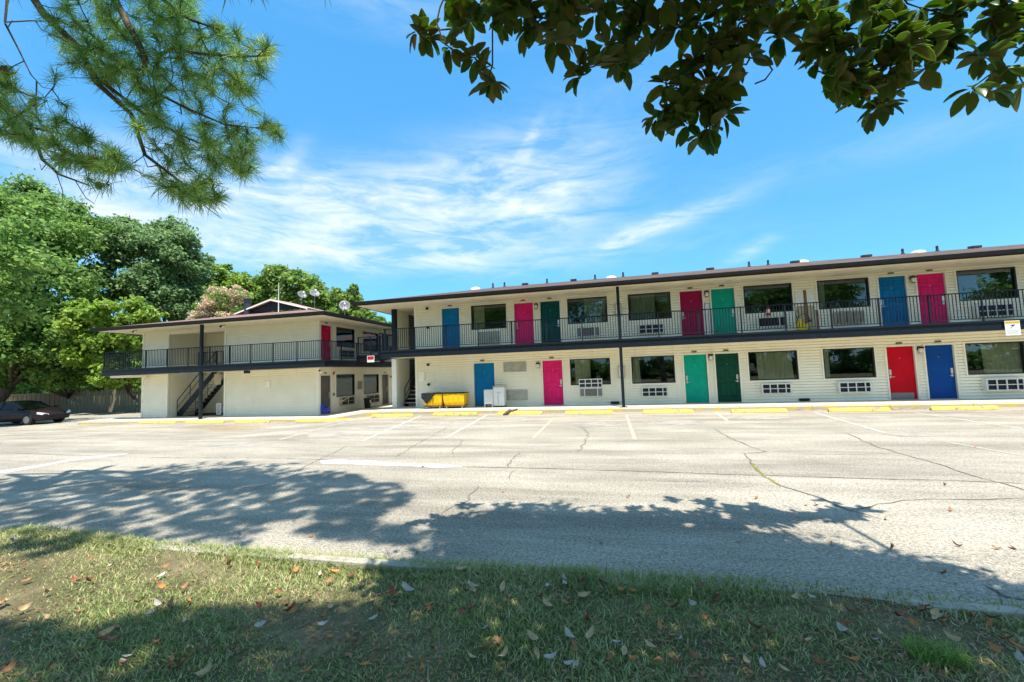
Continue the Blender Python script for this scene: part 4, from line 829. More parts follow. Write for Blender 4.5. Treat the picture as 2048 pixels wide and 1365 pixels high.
def mop_bucket(p, s, mat, lb, handle=None):
    x, y, z = p; t = thing('mop_bucket', lb, 'mop bucket', p)
    m = MB(); n = 10
    def rr(w, d, zz): return [(x+w*sx, y+d*sy, z+zz) for sx, sy in ((-.5, -.35), (-.38, -.5), (.38, -.5), (.5, -.35), (.5, .35), (.38, .5), (-.38, .5), (-.5, .35))]
    R = [rr(.40*s, .30*s, .08*s), rr(.48*s, .36*s, .36*s), rr(.53*s, .40*s, .37*s), rr(.53*s, .40*s, .40*s), rr(.47*s, .35*s, .39*s), rr(.42*s, .31*s, .16*s)]; vs = [q for r in R for q in r]
    m.add(vs, [(j*8+i, j*8+(i+1) % 8, (j+1)*8+(i+1) % 8, (j+1)*8+i) for j in range(5) for i in range(8)]+[tuple(range(8))[::-1], tuple(range(40, 48))]); m.build('tub', mat, t)
    m = MB(); m.prism([(x-.24*s, y-.14*s, z+.40*s), (x-.02*s, y-.14*s, z+.40*s), (x-.04*s, y-.14*s, z+.66*s), (x-.22*s, y-.14*s, z+.68*s)], (0, .28*s, 0)); m.build('wringer', mat, t, bevel=.012)
    m = MB(); m.tube([(x-.22*s, y-.1*s, z+.6*s), (x-.28*s, y-.1*s, z+.85*s), (x-.30*s, y-.1*s, z+.98*s)], .014, 6); m.build('wringer_lever', 'dark_metal', t)
    for sx in (-.16, .16):
        for sy in (-.12, .12): MB().tube([(x+sx*s-.015, y+sy*s, z+.04*s), (x+sx*s+.015, y+sy*s, z+.04*s)], .04*s, 8).build('caster', 'coil_grey', t)
    return t
q = at_z(651, 829, Zw(-14.2)); mop_bucket((q[0], q[1], Zw(q[0])), .82, 'bucket_blue', 'blue mop bucket with wringer at the corner of the left wing')
b0 = (q[0]+.16, q[1]-.02, Zw(q[0])+.30); b1 = tuple(at_y(699, 795, 1.4)); t = thing('mop', 'mop with long pale wooden handle leaning out of the blue bucket', 'mop', b0); MB().tube([b0, b1], .017, 6).build('mop_handle', 'mop_wood', t); m = MB()
for i in range(12): m.tube([b0, (b0[0]-.05+rnd.uniform(-.08, .08), b0[1]+rnd.uniform(-.08, .08), b0[2]-.12)], .012, 4)
m.build('mop_head', 'white_plastic', t)
mop_bucket((7.44, -.5, FL0), .80, 'bucket_yellow', 'yellow mop bucket with wringer on the upper balcony')
m = thing('cleaning_hose', 'black hose looped over the yellow mop bucket upstairs', 'hose', (7.4, -.62, FL0)); MB().tube([(7.2, -.65, FL0+.35), (7.26, -.66, FL0+.62), (7.45, -.66, FL0+.72), (7.62, -.66, FL0+.62), (7.66, -.66, FL0+.45)], .014, 6).build('hose_loop', 'bag_black', m); MB().lathe([(.0, -.05), (.05, -.04), (.06, 0), (.05, .04), (0, .05)], (7.66, -.66, FL0+.43), 8).build('hose_nozzle', 'bag_black', m)
q = at_z(722, 820, -.33); q = (-14.55, 3.75, Zw(-14.5)); t = thing('waste_bin', 'black waste bin against the side wall of the left wing', 'bin', q); m = MB(); m.lathe([(.0, 0), (.17, 0), (.21, .55), (.225, .56), (.225, .60), (.20, .60), (.0, .58)], q, 14); m.build('bin_body', 'car_black', t, smooth=False); MB().box(q[0]+.19, q[0]+.215, q[1]-.06, q[1]+.06, q[2]+.32, q[2]+.46).build('bin_label', 'white_plastic', t)
t = thing('fire_extinguisher', 'red fire extinguisher hanging below an upstairs window', 'fire extinguisher', FM(6.40, .1, 3.55)); c = FM(6.40, .10, 3.55); MB().lathe([(.0, 0), (.07, 0), (.078, .02), (.078, .27), (.06, .31), (.025, .33), (.022, .37)], c, 14).build('cylinder', 'extinguisher_red', t, smooth=True); m = MB(); m.box(6.36, 6.45, -.13, -.07, 3.92, 3.935); m.box(6.34, 6.42, -.13, -.07, 3.955, 3.97); m.tube([(6.42, -.1, 3.9), (6.5, -.12, 3.82), (6.5, -.12, 3.66)], .012, 6); m.build('valve_and_hose', 'dark_metal', t); MB().lathe([(.0795, .10), (.0795, .24)], c, 14).build('instruction_band', 'sign_white', t)
# wheel stops
def wheel_stop(a, b, y, lb, mat='stop_yellow'):
    ln = b-a; cx = (a+b)/2; z = H(cx, y); m = MB(); h = .125
    pf = [(-.085, .0), (-.085, .02), (-.052, h-.02), (-.035, h), (.035, h), (.052, h-.02), (.085, .02), (.085, .0)]; st = [(0, .75), (.06, 1), (ln-.06, 1), (ln, .75)]; vs = []
    for u, k in st: vs += [(a+u, y+o*k, z+(zz*k if zz > .05 else zz)) for o, zz in pf]
    n = 8; m.add(vs, [(j*n+i, (j+1)*n+i, (j+1)*n+(i+1) % n, j*n+(i+1) % n) for j in range(3) for i in range(n)]+[tuple(range(n)), tuple(range(3*n, 4*n))[::-1]])
    o = m.build('wheel_stop', mat, None, (cx, y, z), bevel=.008); tag(o, lb, 'wheel stop', 'yellow wheel stops'); o.rotation_euler.z = rnd.uniform(-.012, .012)
    k = MB()
    for u in (a+.3, b-.3): k.lathe([(.02, 0), (.02, .004), (0, .005)], (u, y, z+h), 8)
    k.build('bolt', 'stain_iron', o)
for a, b, y, lb in [(-10.22, -8.26, -2.86, 'yellow wheel stop in front of the stair passage'), (-7.49, -5.54, -2.55, 'yellow wheel stop in front of the yellow laundry carts'), (-4.69, -2.80, -2.48, 'yellow wheel stop with a dark branch lying over it'), (-1.90, -.06, -2.55, 'yellow wheel stop in front of the propped white grille'),
                    (1.05, 2.86, -2.52, 'yellow wheel stop just right of the tall post'), (4.1, 5.9, -2.66, 'yellow wheel stop in front of the dark green door'), (7.16, 8.96, -2.68, 'yellow wheel stop second from the right edge'), (10.16, 11.95, -2.58, 'yellow wheel stop in front of the red and navy doors')]: wheel_stop(a, b, y, lb)
for pa, pb, py, lb in [(285, 347, 847, 'leftmost yellow wheel stop, left of the stairwell post'), (375, 445, 847, 'yellow wheel stop in front of the stairwell post'), (472, 538, 846, 'yellow wheel stop in front of the blank wall of the left wing'), (620, 693, 842, 'yellow wheel stop in front of the blue mop bucket')]:
    a, b = gpx(pa, py), gpx(pb, py); wheel_stop(a[0], b[0], (a[1]+b[1])/2, lb)
wheel_stop(13.2, 15.0, -2.6, 'yellow wheel stop at the right edge of the lot')
t = thing('fallen_branch', 'short dark branch lying across a yellow wheel stop', 'branch', (-4.1, -2.5, -.02)); MB().tube([(-4.35, -2.72, -.13), (-4.18, -2.55, .0), (-4.02, -2.42, .01), (-3.85, -2.3, .06)], [.05, .06, .05, .03], 7).build('branch_stem', 'bark', t); MB().tube([(-4.1, -2.5, .03), (-4.22, -2.40, .09)], [.03, .012], 6).build('branch_stub', 'bark', t)

# ------------------------------------------------------------------ car at the left
def make_car(loc, rz, lb):
    t = thing('parked_car', lb, 'car', loc); ORG[t] = (0, 0, 0); t.rotation_euler.z = rz
    # stations along the car (front at +x): x, half width, belt z, bottom z
    st = [(2.32, .60, .52, .30), (2.25, .78, .64, .24), (1.95, .86, .76, .20), (1.4, .89, .86, .18), (.8, .90, .93, .18), (0, .905, .95, .18), (-.9, .905, .97, .18), (-1.6, .89, .99, .19), (-2.1, .85, .98, .24), (-2.36, .72, .90, .34)]
    vs = []; n = 10
    for x, w, zb, z0 in st:
        vs += [(x, 0, z0), (x, -w*.86, z0), (x, -w*.98, z0+.13), (x, -w, (z0+zb)*.52), (x, -w*.965, zb-.07), (x, -w*.88, zb), (x, 0, zb+.035), (x, w*.88, zb), (x, w*.965, zb-.07), (x, w, (z0+zb)*.52), (x, w*.98, z0+.13), (x, w*.86, z0)]
    k = 12; m = MB(); m.add(vs, [(j*k+i, j*k+(i+1) % k, (j+1)*k+(i+1) % k, (j+1)*k+i) for j in range(len(st)-1) for i in range(k)]+[tuple(range(k))[::-1], tuple(range((len(st)-1)*k, len(st)*k))]); b = m.build('body', 'car_paint', t, smooth=True); b.modifiers.new('s', 'SUBSURF').render_levels = 1
    gh = [(1.0, .70, .93, .94), (.25, .66, .94, 1.36), (-.3, .64, .95, 1.42), (-1.0, .63, .97, 1.38), (-1.75, .66, .98, 1.02)]; vs = []
    for x, w, z0, z1 in gh: vs += [(x, -.80, z0), (x, -w, z1-.05 if z1-z0 > .2 else z1), (x, -w*.8, z1), (x, w*.8, z1), (x, w, z1-.05 if z1-z0 > .2 else z1), (x, .80, z0)]
    m = MB(); m.add(vs, [(j*6+i, j*6+i+1, (j+1)*6+i+1, (j+1)*6+i) for j in range(4) for i in range(5)]); m.build('glasshouse', 'car_glass', t)
    m = MB(); m.add([(x, y*1.0, z) for x, w, z0, z1 in gh[1:4] for y, z in ((-w-.005, z1-.045), (-w*.8, z1+.012), (w*.8, z1+.012), (w+.005, z1-.045))], [(j*4+i, j*4+i+1, (j+1)*4+i+1, (j+1)*4+i) for j in range(2) for i in range(3)]); m.build('roof_panel', 'car_paint', t, smooth=True)
    for s in (-1, 1):
        m = MB(); m.tube([(1.0, s*.76, .94), (.25, s*.67, 1.34)], .035, 5); m.tube([(-1.0, s*.645, 1.36), (-1.75, s*.70, 1.0)], .05, 5); m.tube([(-.35, s*.66, 1.38), (-.40, s*.80, .95)], .03, 5); m.build('pillars', 'car_paint', t)
        m = MB(); m.add([(2.30, s*.46, .56), (2.20, s*.74, .58), (2.00, s*.865, .64), (1.98, s*.84, .74), (2.12, s*.70, .70), (2.27, s*.48, .64)], [(0, 1, 4, 5), (1, 2, 3, 4)]); h_ = m.build('headlight', 'car_lamp', t); so = h_.modifiers.new('t', 'SOLIDIFY'); so.thickness = .06; so.offset = 1
        MB().box(.85, 1.05, s*1.0-.08, s*1.0+.08, .92, 1.03).build('door_mirror', 'car_paint', t, bevel=.02)
        for wx in (1.42, -1.38):
            wl = MB(); wl.tube([(wx, s*.66, .32), (wx, s*.90, .32)], .325, 20); w_ = wl.build('wheel', 'tyre', t, bevel=.02); r_ = MB(); r_.tube([(wx, s*.885, .32), (wx, s*.915, .32)], .205, 14); r_.build('rim', 'rim', w_)
    m = MB(); m.box(2.28, 2.345, -.42, .42, .47, .56); m.box(2.24, 2.33, -.60, .60, .28, .34); m.build('front_grille', 'car_black', t); MB().box(2.345, 2.355, -.15, .15, .38, .46).build('plate_holder', 'car_black', t)
    m = MB(); m.box(-2.38, -2.33, -.7, -.45, .66, .80); m.box(-2.38, -2.33, .45, .7, .66, .80); m.build('tail_lights', 'extinguisher_red', t); ORG[t] = tuple(loc); return t
make_car((-35.1, -.95, H(-34, -.5)), math.radians(10), 'dark maroon sedan parked at the left edge, facing right')

# ------------------------------------------------------------------ fence
fence = thing('wooden_fence', 'weathered grey wooden picket fence beyond the parked car', 'fence', (-44, 7.2, -.6))
def picket_mesh():
    m = MB(); w = .14; m.prism([(0, 0, 0), (w, 0, 0), (w, 0, 1.78), (w*.75, 0, 1.86), (w*.25, 0, 1.86), (0, 0, 1.78)], (0, .022, 0)); me = bpy.data.meshes.new('picket'); me.from_pydata(m.v, [], m.f); me.materials.append(MATS['fence_wood']); return me
pm = picket_mesh(); fo = ORG[fence]
def pickets(a, b, skip=None):
    a = np.array(a, float); b = np.array(b, float); L_ = np.linalg.norm(b-a); d = (b-a)/L_; n = int(L_/.165)
    for i in range(n):
        p = a+d*i*.165
        ob = bpy.data.objects.new('picket', pm); COL.objects.link(ob); ob.parent = fence; ob.location = (p[0]-fo[0], p[1]-fo[1], -.62-fo[2]+rnd.uniform(-.03, .03)); ob.rotation_euler = (rnd.uniform(-.02, .02), rnd.uniform(-.025, .025), math.atan2(d[1], d[0])); ob.scale = (1, 1, 1+rnd.uniform(-.05, .06))
    for z in (-.2, .85):
        MB().prism([(a[0], a[1]+.05, z), (a[0], a[1]+.09, z), (a[0], a[1]+.09, z+.09), (a[0], a[1]+.05, z+.09)], (b[0]-a[0], b[1]-a[1], 0)).build('fence_rail', 'fence_wood', fence)
pickets((-46.6, 7.55), (-27.5, 6.75)); pickets((-62, 8.6), (-54.6, 8.3))
bf = thing('board_fence', 'short brown board fence panel beside the oak trunk', 'fence', (-50.5, 8.4, -.6))
for i in range(26):
    x = -54.3+i*.29; MB().box(x, x+.28, 8.0+.02*(i % 2), 8.03+.02*(i % 2), -.62, 1.12+rnd.uniform(-.02, .02)).build('fence_board', 'fence_brown', bf)
for z in (0.95, -.1): MB().box(-54.4, -46.7, 7.96, 7.995, z, z+.10).build('fence_rail', 'fence_brown', bf)

# ------------------------------------------------------------------ trees
def foliage(clumps, n, size, seed, flat=.0, aspect=.55):
    r = np.random.default_rng(seed); C = np.array([c[:3] for c in clumps]); Rd = np.array([c[3] for c in clumps]); p = Rd**2.2; p /= p.sum(); idx = r.choice(len(C), n, p=p)
    d = r.normal(size=(n, 3)); P = C[idx]+d*Rd[idx][:, None]*np.array([.66, .66, .46]); d /= np.linalg.norm(d, axis=1)[:, None]
    nrm = d*.55+r.normal(size=(n, 3))*.6+np.array([0, 0, .45]); nrm /= np.linalg.norm(nrm, axis=1)[:, None]
    t = np.cross(nrm, r.normal(size=(n, 3))); t /= np.linalg.norm(t, axis=1)[:, None]+1e-9; b = np.cross(nrm, t); s = size*r.uniform(.6, 1.35, n)[:, None]
    V = np.stack([P-t*s, P-b*s*aspect+nrm*s*.12, P+t*s, P+b*s*aspect+nrm*s*.12], 1).reshape(-1, 3); Fc = np.arange(4*n).reshape(n, 4); return V, Fc
def crown_clumps(lobes, k, seed):
    r = random.Random(seed); out = []
    for x, y, z, R in lobes:
        for _ in range(k):
            while True:
                d = np.array([r.uniform(-1, 1) for _ in range(3)])
                if .45 < np.linalg.norm(d) < 1: break
            if r.random() < .22: d = d*r.uniform(1.05, 1.35)/np.linalg.norm(d)
            out.append((x+d[0]*R, y+d[1]*R, z+d[2]*R*.85, R*r.uniform(.14, .40)))
    return out
def tree(name, label, base, lobes, n, size, leaf, seed, trunk_r=.3, cat='tree', bark='bark', k=24, group=None, extra=None):
    t = thing(name, label, cat, base, group); r = random.Random(seed); top = max(l[2] for l in lobes); cx = sum(l[0] for l in lobes)/len(lobes); cy = sum(l[1] for l in lobes)/len(lobes); hh = (min(l[2]-l[3]*.2 for l in lobes)*.5+base[2]*.5)
    m = MB(); f1 = (base[0]+(cx-base[0])*.3, base[1]+(cy-base[1])*.3, base[2]+(hh-base[2])*.55); f2 = (base[0]+(cx-base[0])*.6, base[1]+(cy-base[1])*.6, hh)
    m.tube([(base[0], base[1], base[2]-.3), (base[0], base[1], base[2]+.3), f1, f2], [trunk_r*1.35, trunk_r*1.05, trunk_r*.85, trunk_r*.7], 9); m.build('trunk', bark, t, smooth=True)
    b = MB()
    for l in lobes:
        mid = tuple(np.array(f2)*.5+np.array(l[:3])*.5+np.array([r.uniform(-.4, .4), r.uniform(-.4, .4), -l[3]*.15])); b.tube([f2, mid, l[:3]], [trunk_r*.5, trunk_r*.3, trunk_r*.1], 6)
        for _ in range(2): e = np.array(l[:3])+np.array([r.uniform(-.6, .6), r.uniform(-.6, .6), r.uniform(-.3, .5)])*l[3]; b.tube([mid, tuple((np.array(mid)+e)/2+(0, 0, .2)), tuple(e)], [trunk_r*.16, trunk_r*.10, trunk_r*.03], 5)
    b.build('limbs', bark, t, smooth=True)
    V, Fc = foliage(crown_clumps(lobes, k, seed), n, size, seed); c = fast_mesh('crown', V, Fc, leaf, parent=t); c['kind'] = 'stuff'
    if extra:
        V, Fc = foliage(crown_clumps(lobes, k, seed+50), extra[1], extra[2], seed+9); c = fast_mesh('blossoms', V, Fc, extra[0], parent=t); c['kind'] = 'stuff'
    return t
def lobe(px, py, w, rpx): p = at_w(px, py, w); return (p[0], p[1], p[2], .80*rpx*w/F_PX)
def L_(w, *spec): return [lobe(px, py, w+dw, r) for px, py, dw, r in spec]
tree('oak_tree', 'tall dark oak with thick trunk at the far left behind the car', (-50.5, 4.9, -.6), L_(34, (40, 415, 3, 70), (110, 475, 2, 72), (30, 500, 0, 85), (140, 440, 4, 50), (180, 470, 4, 42), (90, 580, 0, 90), (20, 640, -1, 85), (140, 660, 0, 70), (70, 700, 0, 60), (-60, 560, 2, 90), (-70, 420, 3, 80), (10, 700, -2, 55)), 80000, .165, 'leaf_oak', 11, .55)
tree('oak_tree', 'broad grey green oak rising behind the left end of the left wing', (-42, 16, -.6), L_(40, (250, 490, 0, 55), (290, 480, 1, 45), (340, 490, 0, 55), (375, 540, 1, 45), (300, 560, 0, 60), (230, 570, 0, 50), (350, 610, 0, 50), (255, 450, 2, 25), (340, 460, 1, 30), (395, 590, 1, 35)), 62000, .165, 'leaf_oak_grey', 12, .45)
tree('oak_tree', 'oak whose boughs come in at the left edge and shade the car', (-41, -8.5, -.5), [(-36, -4.2, 8.2, 2.6), (-33.6, -3.2, 8.8, 2.2), (-38.5, -5, 9.5, 3.2), (-35, -2.6, 6.6, 1.7), (-37, -3, 6.8, 2.0), (-42, -8, 11, 4)], 26000, .16, 'leaf_oak', 24, .38)
tree('understory_tree', 'light green young tree in front of the dark oaks beside the left balcony', (-38.5, 8.6, -.6), L_(32, (200, 640, 0, 45), (270, 630, 0, 35), (240, 680, 0, 45), (180, 700, 0, 40), (290, 690, 1, 40), (220, 740, 0, 40), (160, 620, 1, 25), (300, 640, 2, 28)), 30000, .17, 'leaf_lime', 13, .14)
tree('understory_tree', 'dark leafy tree filling the gap behind the fence', (-45, 9.4, -.6), L_(36, (110, 690, 0, 50), (60, 720, 0, 45), (150, 730, 0, 45), (190, 745, 0, 32), (20, 745, -1, 34), (90, 755, -1, 30), (135, 760, -1, 26), (-20, 735, -1, 40)), 34000, .18, 'leaf_oak', 14, .2)
tree('shrub_bank', 'bright green undergrowth glowing below the trees behind the fence', (-52, 11.5, -.6), L_(40, (20, 775, 3, 22), (60, 778, 3, 20), (110, 772, 2, 20), (160, 775, 1, 20), (205, 770, 0, 20), (260, 770, 0, 20), (-30, 775, 4, 24)), 14000, .12, 'leaf_lime', 15, .05, 'shrub')
tree('elm_tree', 'yellow green tree behind the flowering tree on the left', (-38, 22, -.6), L_(46, (440, 545, 0, 30), (480, 570, 0, 35), (415, 585, 0, 35), (510, 600, 0, 35), (450, 610, 0, 40), (545, 615, -2, 25)), 32000, .18, 'leaf_lime', 16, .25)
tree('elm_tree', 'airy green tree behind the pair of satellite dishes', (-30, 23, -.6), L_(44, (550, 555, 0, 30), (590, 570, 0, 38), (530, 590, 2, 30), (625, 590, 0, 38), (580, 610, 0, 40), (650, 615, 0, 30), (560, 540, 1, 14)), 34000, .18, 'leaf_elm', 17, .25)
tree('elm_tree', 'small airy tree behind the single dish at the roof edge', (-24.5, 22, -.6), L_(40, (695, 600, 0, 24), (675, 590, 0, 16), (705, 580, 0, 12), (715, 630, 0, 26), (745, 640, 0, 18), (680, 635, 0, 28), (775, 655, 0, 16), (830, 690, 1, 22)), 18000, .17, 'leaf_elm', 18, .18)
tree('mimosa_tree', 'peach blossomed tree behind the roof of the left wing', (-33, 13.5, -.6), L_(36, (450, 600, 0, 28), (480, 590, 0, 18), (415, 615, 0, 26), (430, 590, 1, 18), (460, 630, 0, 28), (400, 635, 0, 18)), 5000, .10, 'leaf_elm', 19, .16, extra=('blossom', 13000, .085))
for x_, lb_, lobes_ in ((-19, 'broad oak behind the photographer, mirrored in the left upper windows', [(-19, -44, 8, 4.5), (-24, -42, 7, 4), (-15, -45, 6, 4), (-19, -43, 12, 4)]), (22, 'wide oak behind the photographer, mirrored in the dark upper windows', [(22, -47, 8, 5), (17, -46, 9, 4), (28, -47, 8, 5), (24, -48, 13, 4), (30, -47, 12, 4), (16, -46, 5, 4)]), (51, 'oak at the far right behind the photographer, mirrored in the last window', [(51, -46, 7, 5), (56, -46, 9, 5), (50, -47, 11, 3)]), (2, 'slim oak straight behind the photographer, mirrored in the middle windows', [(3, -46, 7, 3), (6, -47, 9.5, 3), (3, -46, 4, 3)]), (-42, 'oak at the far left behind the photographer', [(-42, -44, 8, 6), (-48, -44, 7, 5), (-36, -44, 5, 4)])):
    tree('oak_tree', lb_, (x_, -45, -.4), lobes_, 15000, .30, 'leaf_oak', 60+x_, .4)
tree('hedge', 'dark hedge behind the photographer, added unseen to block the horizon mirrored low in the windows', (0, -42, -.4), [(x, -42+rnd.uniform(-1, 1), 1.0, 2.0) for x in range(-60, 64, 3)], 60000, .26, 'leaf_oak', 23, .05, 'hedge', k=10)  # hedge added out of view so low panes mirror dark leaves, not bright horizon
fw = [(x+rnd.uniform(-3, 3), 62+rnd.uniform(-8, 8), rnd.uniform(1, 7), rnd.uniform(5, 8)) for x in range(-190, -20, 5) for _ in (0, 1)]
V, Fc = foliage(crown_clumps(fw, 6, 90), 60000, .5, 91); o = fast_mesh('far_wood', V, Fc, 'leaf_elm'); tag(o, 'dense green wood in the distance behind the fence', 'wood', kind='stuff')

# ------------------------------------------------------------------ overhanging magnolia and pine
def ground_pt(px, py): p = at_z(px, py, -.12); return (p[0], p[1])
def inside(poly, x, y):
    c = False; n = len(poly)
    for i in range(n):
        (ax, ay), (bx, by) = poly[i], poly[i-1]
        if (ay > y) != (by > y) and x < (bx-ax)*(y-ay)/(by-ay)+ax: c = not c
    return c
def in_view(P, mrg=70):
    px, py, w = to_px(P); return w > 0 and -mrg < px < 2048+mrg and -mrg < py < 1365+mrg
def canopy_points(poly, n, h0, h1, seed, mrg=70):
    r = random.Random(seed); xs = [p[0] for p in poly]; ys = [p[1] for p in poly]; out = []; tries = 0
    while len(out) < n and tries < n*60:
        tries += 1; x, y = r.uniform(min(xs), max(xs)), r.uniform(min(ys), max(ys))
        if not inside(poly, x, y): continue
        h = r.uniform(h0, h1); P = (x+SUN[0]*h, y+SUN[1]*h, h-.12)
        if in_view(P, mrg): continue
        out.append(P)
    return out
LEAF_T = [(0, 0), (.06, .012), (.25, .34), (.5, .5), (.75, .40), (.92, .17), (1.0, 0)]
def leaf_geo(ln, wd, curl):
    V = []; Fc = []; mi = []
    for side, dz in ((0, .0012), (1, -.0012)):
        b = len(V)
        for t, w in LEAF_T:
            z = -curl*t*t*ln+dz
            V += [(t*ln, -w*wd, z+abs(w)*wd*.35), (t*ln, 0, z), (t*ln, w*wd, z+abs(w)*wd*.35)]
        for i in range(len(LEAF_T)-1):
            a = b+i*3
            for q in ((a, a+3, a+4, a+1), (a+1, a+4, a+5, a+2)):
                Fc.append(q[::-1] if side == 0 else q); mi.append(side)
    return np.array(V), Fc, mi
def whorl_dirs(r, axis, n):
    a = Vector(axis).normalized(); M = a.to_track_quat('Z', 'Y').to_matrix(); out = []
    for i in range(n):
        az = i*2.4+r.uniform(-.25, .25); pol = r.uniform(.75, 1.55); d = M @ Vector((math.sin(pol)*math.cos(az), math.sin(pol)*math.sin(az), math.cos(pol))); out.append(d)
    return out
def leaf_matrix(r, p, d):
    x = Vector(d).normalized(); up = Vector((r.uniform(-.5, .5), r.uniform(-.5, .5), 1)); y = up.cross(x)
    if y.length < .05: y = Vector((0, 1, 0)).cross(x)
    y.normalize(); z = x.cross(y); M = Matrix((x, y, z)).transposed().to_4x4(); M.translation = Vector(p); return M
mag = thing('magnolia_tree', 'magnolia with large glossy leaves hanging in from the top right', 'tree', (4.6, -21.6, -.1))
mo = Vector(ORG[mag])
MAGCL = [(855, 90), (835, 78), (900, 110), (930, 70), (950, 130), (985, 180), (960, 160), (1000, 40), (905, 20), (1040, 25), (1060, 70), (1110, 95), (1085, 50), (1145, 60), (1130, 20), (1175, 150), (1160, 165), (1215, 110), (1200, 140), (1190, 40), (1240, 140), (1265, 140), (1280, 60), (1250, 30), (1300, 120), (1340, 30), (1320, 80), (1325, 235), (1310, 250), (1375, 262), (1420, 270), (1400, 285), (1445, 245), (1455, 190), (1350, 190), (1365, 160), (1390, 140), (1420, 110), (1400, 60), (1440, 170), (1470, 140), (1500, 130), (1480, 60), (1450, 20), (1530, 25), (1540, 70), (1560, 85), (1590, 65), (1600, 15), (1640, 110), (1630, 140), (1660, 40), (1650, 160), (1690, 80), (1690, 160), (1700, 190), (1720, 215), (1745, 235), (1765, 220), (1780, 150), (1740, 120), (1790, 60), (1820, 80), (1750, 40), (1840, 30), (1850, 150), (1870, 120), (1885, 100), (1890, 30), (1910, 50), (1960, 20), (1990, 90), (1965, 125), (1945, 190), (1990, 195), (2010, 150), (2035, 110), (2040, 50), (2000, 40), (2045, 180), (1150, -10), (1250, -15), (1380, 0), (1600, -15), (1720, -5), (1800, 0), (2000, -10), (1560, 5), (1330, -10), (980, -10), (1050, -20), (1430, 215), (1385, 215), (1715, 180), (1810, 190)]
rm = random.Random(31); twigs = MB(); limb = MB()
def mag_anchor(px): return at_w(px+rm.uniform(-30, 60), -210+rm.uniform(-60, 40), 3.5+rm.uniform(-.3, .5))
leaves = []
limb_pts = {}
for a0, w0 in ((900, 3.5), (1150, 3.7), (1420, 3.4), (1720, 3.6), (2020, 3.3)): limb_pts[a0] = at_w(a0+60, -130, w0)
fork = np.array([4.0, -20.4, 5.6])
limb.tube([(4.6, -21.6, -.3), (4.55, -21.5, 1.5), (4.3, -21.0, 3.6), tuple(fork)], [.30, .24, .20, .17], 10)
for a0, p in limb_pts.items():
    mid = (fork+p)/2+np.array([0, 0, .5]); limb.tube([tuple(fork), tuple(mid), tuple(p+(0, 0, .45))], [.07, .04, .02], 7)
limb.build('trunk', 'bark_grey', mag, smooth=True)
rf = random.Random(5)
for _ in range(34): MAGCL.append((rf.uniform(1120, 1560), rf.uniform(-20, 110)))
for _ in range(22): MAGCL.append((rf.uniform(1630, 1900), rf.uniform(-20, 110)))
for _ in range(12): MAGCL.append((rf.uniform(900, 1130), rf.uniform(-20, 60)))
for _ in range(8): MAGCL.append((rf.uniform(1940, 2060), rf.uniform(-20, 70)))
for _ in range(10): MAGCL.append((rf.uniform(1330, 1460), rf.uniform(110, 240)))
for _ in range(8): MAGCL.append((rf.uniform(1640, 1790), rf.uniform(100, 200)))
MAGCL.sort(key=lambda q: q[1]); done = []
for px, py in MAGCL:
    w = rm.uniform(3.2, 4.1); up = sorted(done, key=lambda q: (q[0]-px)**2+2.0*(q[1]-py)**2)
    if py < 15 or not up: A = None
    else: A = up[0][2]; w = .65*up[0][3]+.35*w
    c = at_w(px, py-14, w)
    if A is None: A = c+np.array([rm.uniform(-.1, .25), rm.uniform(-.25, .1), rm.uniform(.5, .8)])
    mid = (A+c)/2+np.array([rm.uniform(-.04, .04), rm.uniform(-.04, .04), rm.uniform(-.05, .02)]); twigs.tube([tuple(A), tuple(mid), tuple(c)], [.009, .007, .005], 5)
    done.append((px, py, c, w))
    axis = np.array([rm.uniform(-.6, .6), rm.uniform(-.6, .3), rm.uniform(-.9, .5)]); n = rm.randint(8, 12)
    for d in whorl_dirs(rm, axis, n): leaves.append((leaf_matrix(rm, tuple(c+np.array(d)*.012), d), rm.choice((0, 1, 2)), rm.uniform(.75, 1.22)))
for pts in ([(1430, 0), (1440, 60), (1455, 110), (1530, 120), (1545, 140), (1530, 160), (1510, 168)], [(990, -20), (985, 60), (985, 130), (975, 165)], [(900, -30), (880, 15), (873, 45), (885, 80)], [(1585, 0), (1600, 30), (1590, 60)], [(1860, 60), (1850, 100), (1815, 150), (1790, 180)], [(1420, 240), (1400, 290)]):
    twigs.tube([tuple(at_w(x_, y_, 3.6)) for x_, y_ in pts], .007, 5)
twigs.build('twigs', 'twig', mag)['kind'] = 'stuff'
LV = [leaf_geo(.180, .084, .20), leaf_geo(.195, .090, .10), leaf_geo(.165, .082, .30)]; LM = []
for V, Fc, mi in LV:
    me = bpy.data.meshes.new('leaf'); me.from_pydata([tuple(v) for v in V], [], Fc); me.materials.append(MATS['magnolia_top']); me.materials.append(MATS['magnolia_under']); me.polygons.foreach_set('material_index', mi); me.polygons.foreach_set('use_smooth', [True]*len(Fc)); LM.append(me)
lv2 = leaf_geo(.12, .05, .3); mey = bpy.data.meshes.new('leaf'); mey.from_pydata([tuple(v) for v in lv2[0]], [], lv2[1]); mey.materials.append(MATS['magnolia_yellow']); mey.materials.append(MATS['magnolia_yellow'])
vis = [l for l in leaves if in_view(l[0].translation, -5)]; rm.shuffle(vis); single = vis[:300]; sid = {id(l) for l in single}
for i, (M, k, s) in enumerate(single):
    ob = bpy.data.objects.new('leaf', mey if i % 15 == 0 else LM[k]); COL.objects.link(ob); ob.parent = mag; M2 = M.copy(); M2.translation = M.translation-mo; ob.matrix_local = M2 @ Matrix.Scale(s, 4)
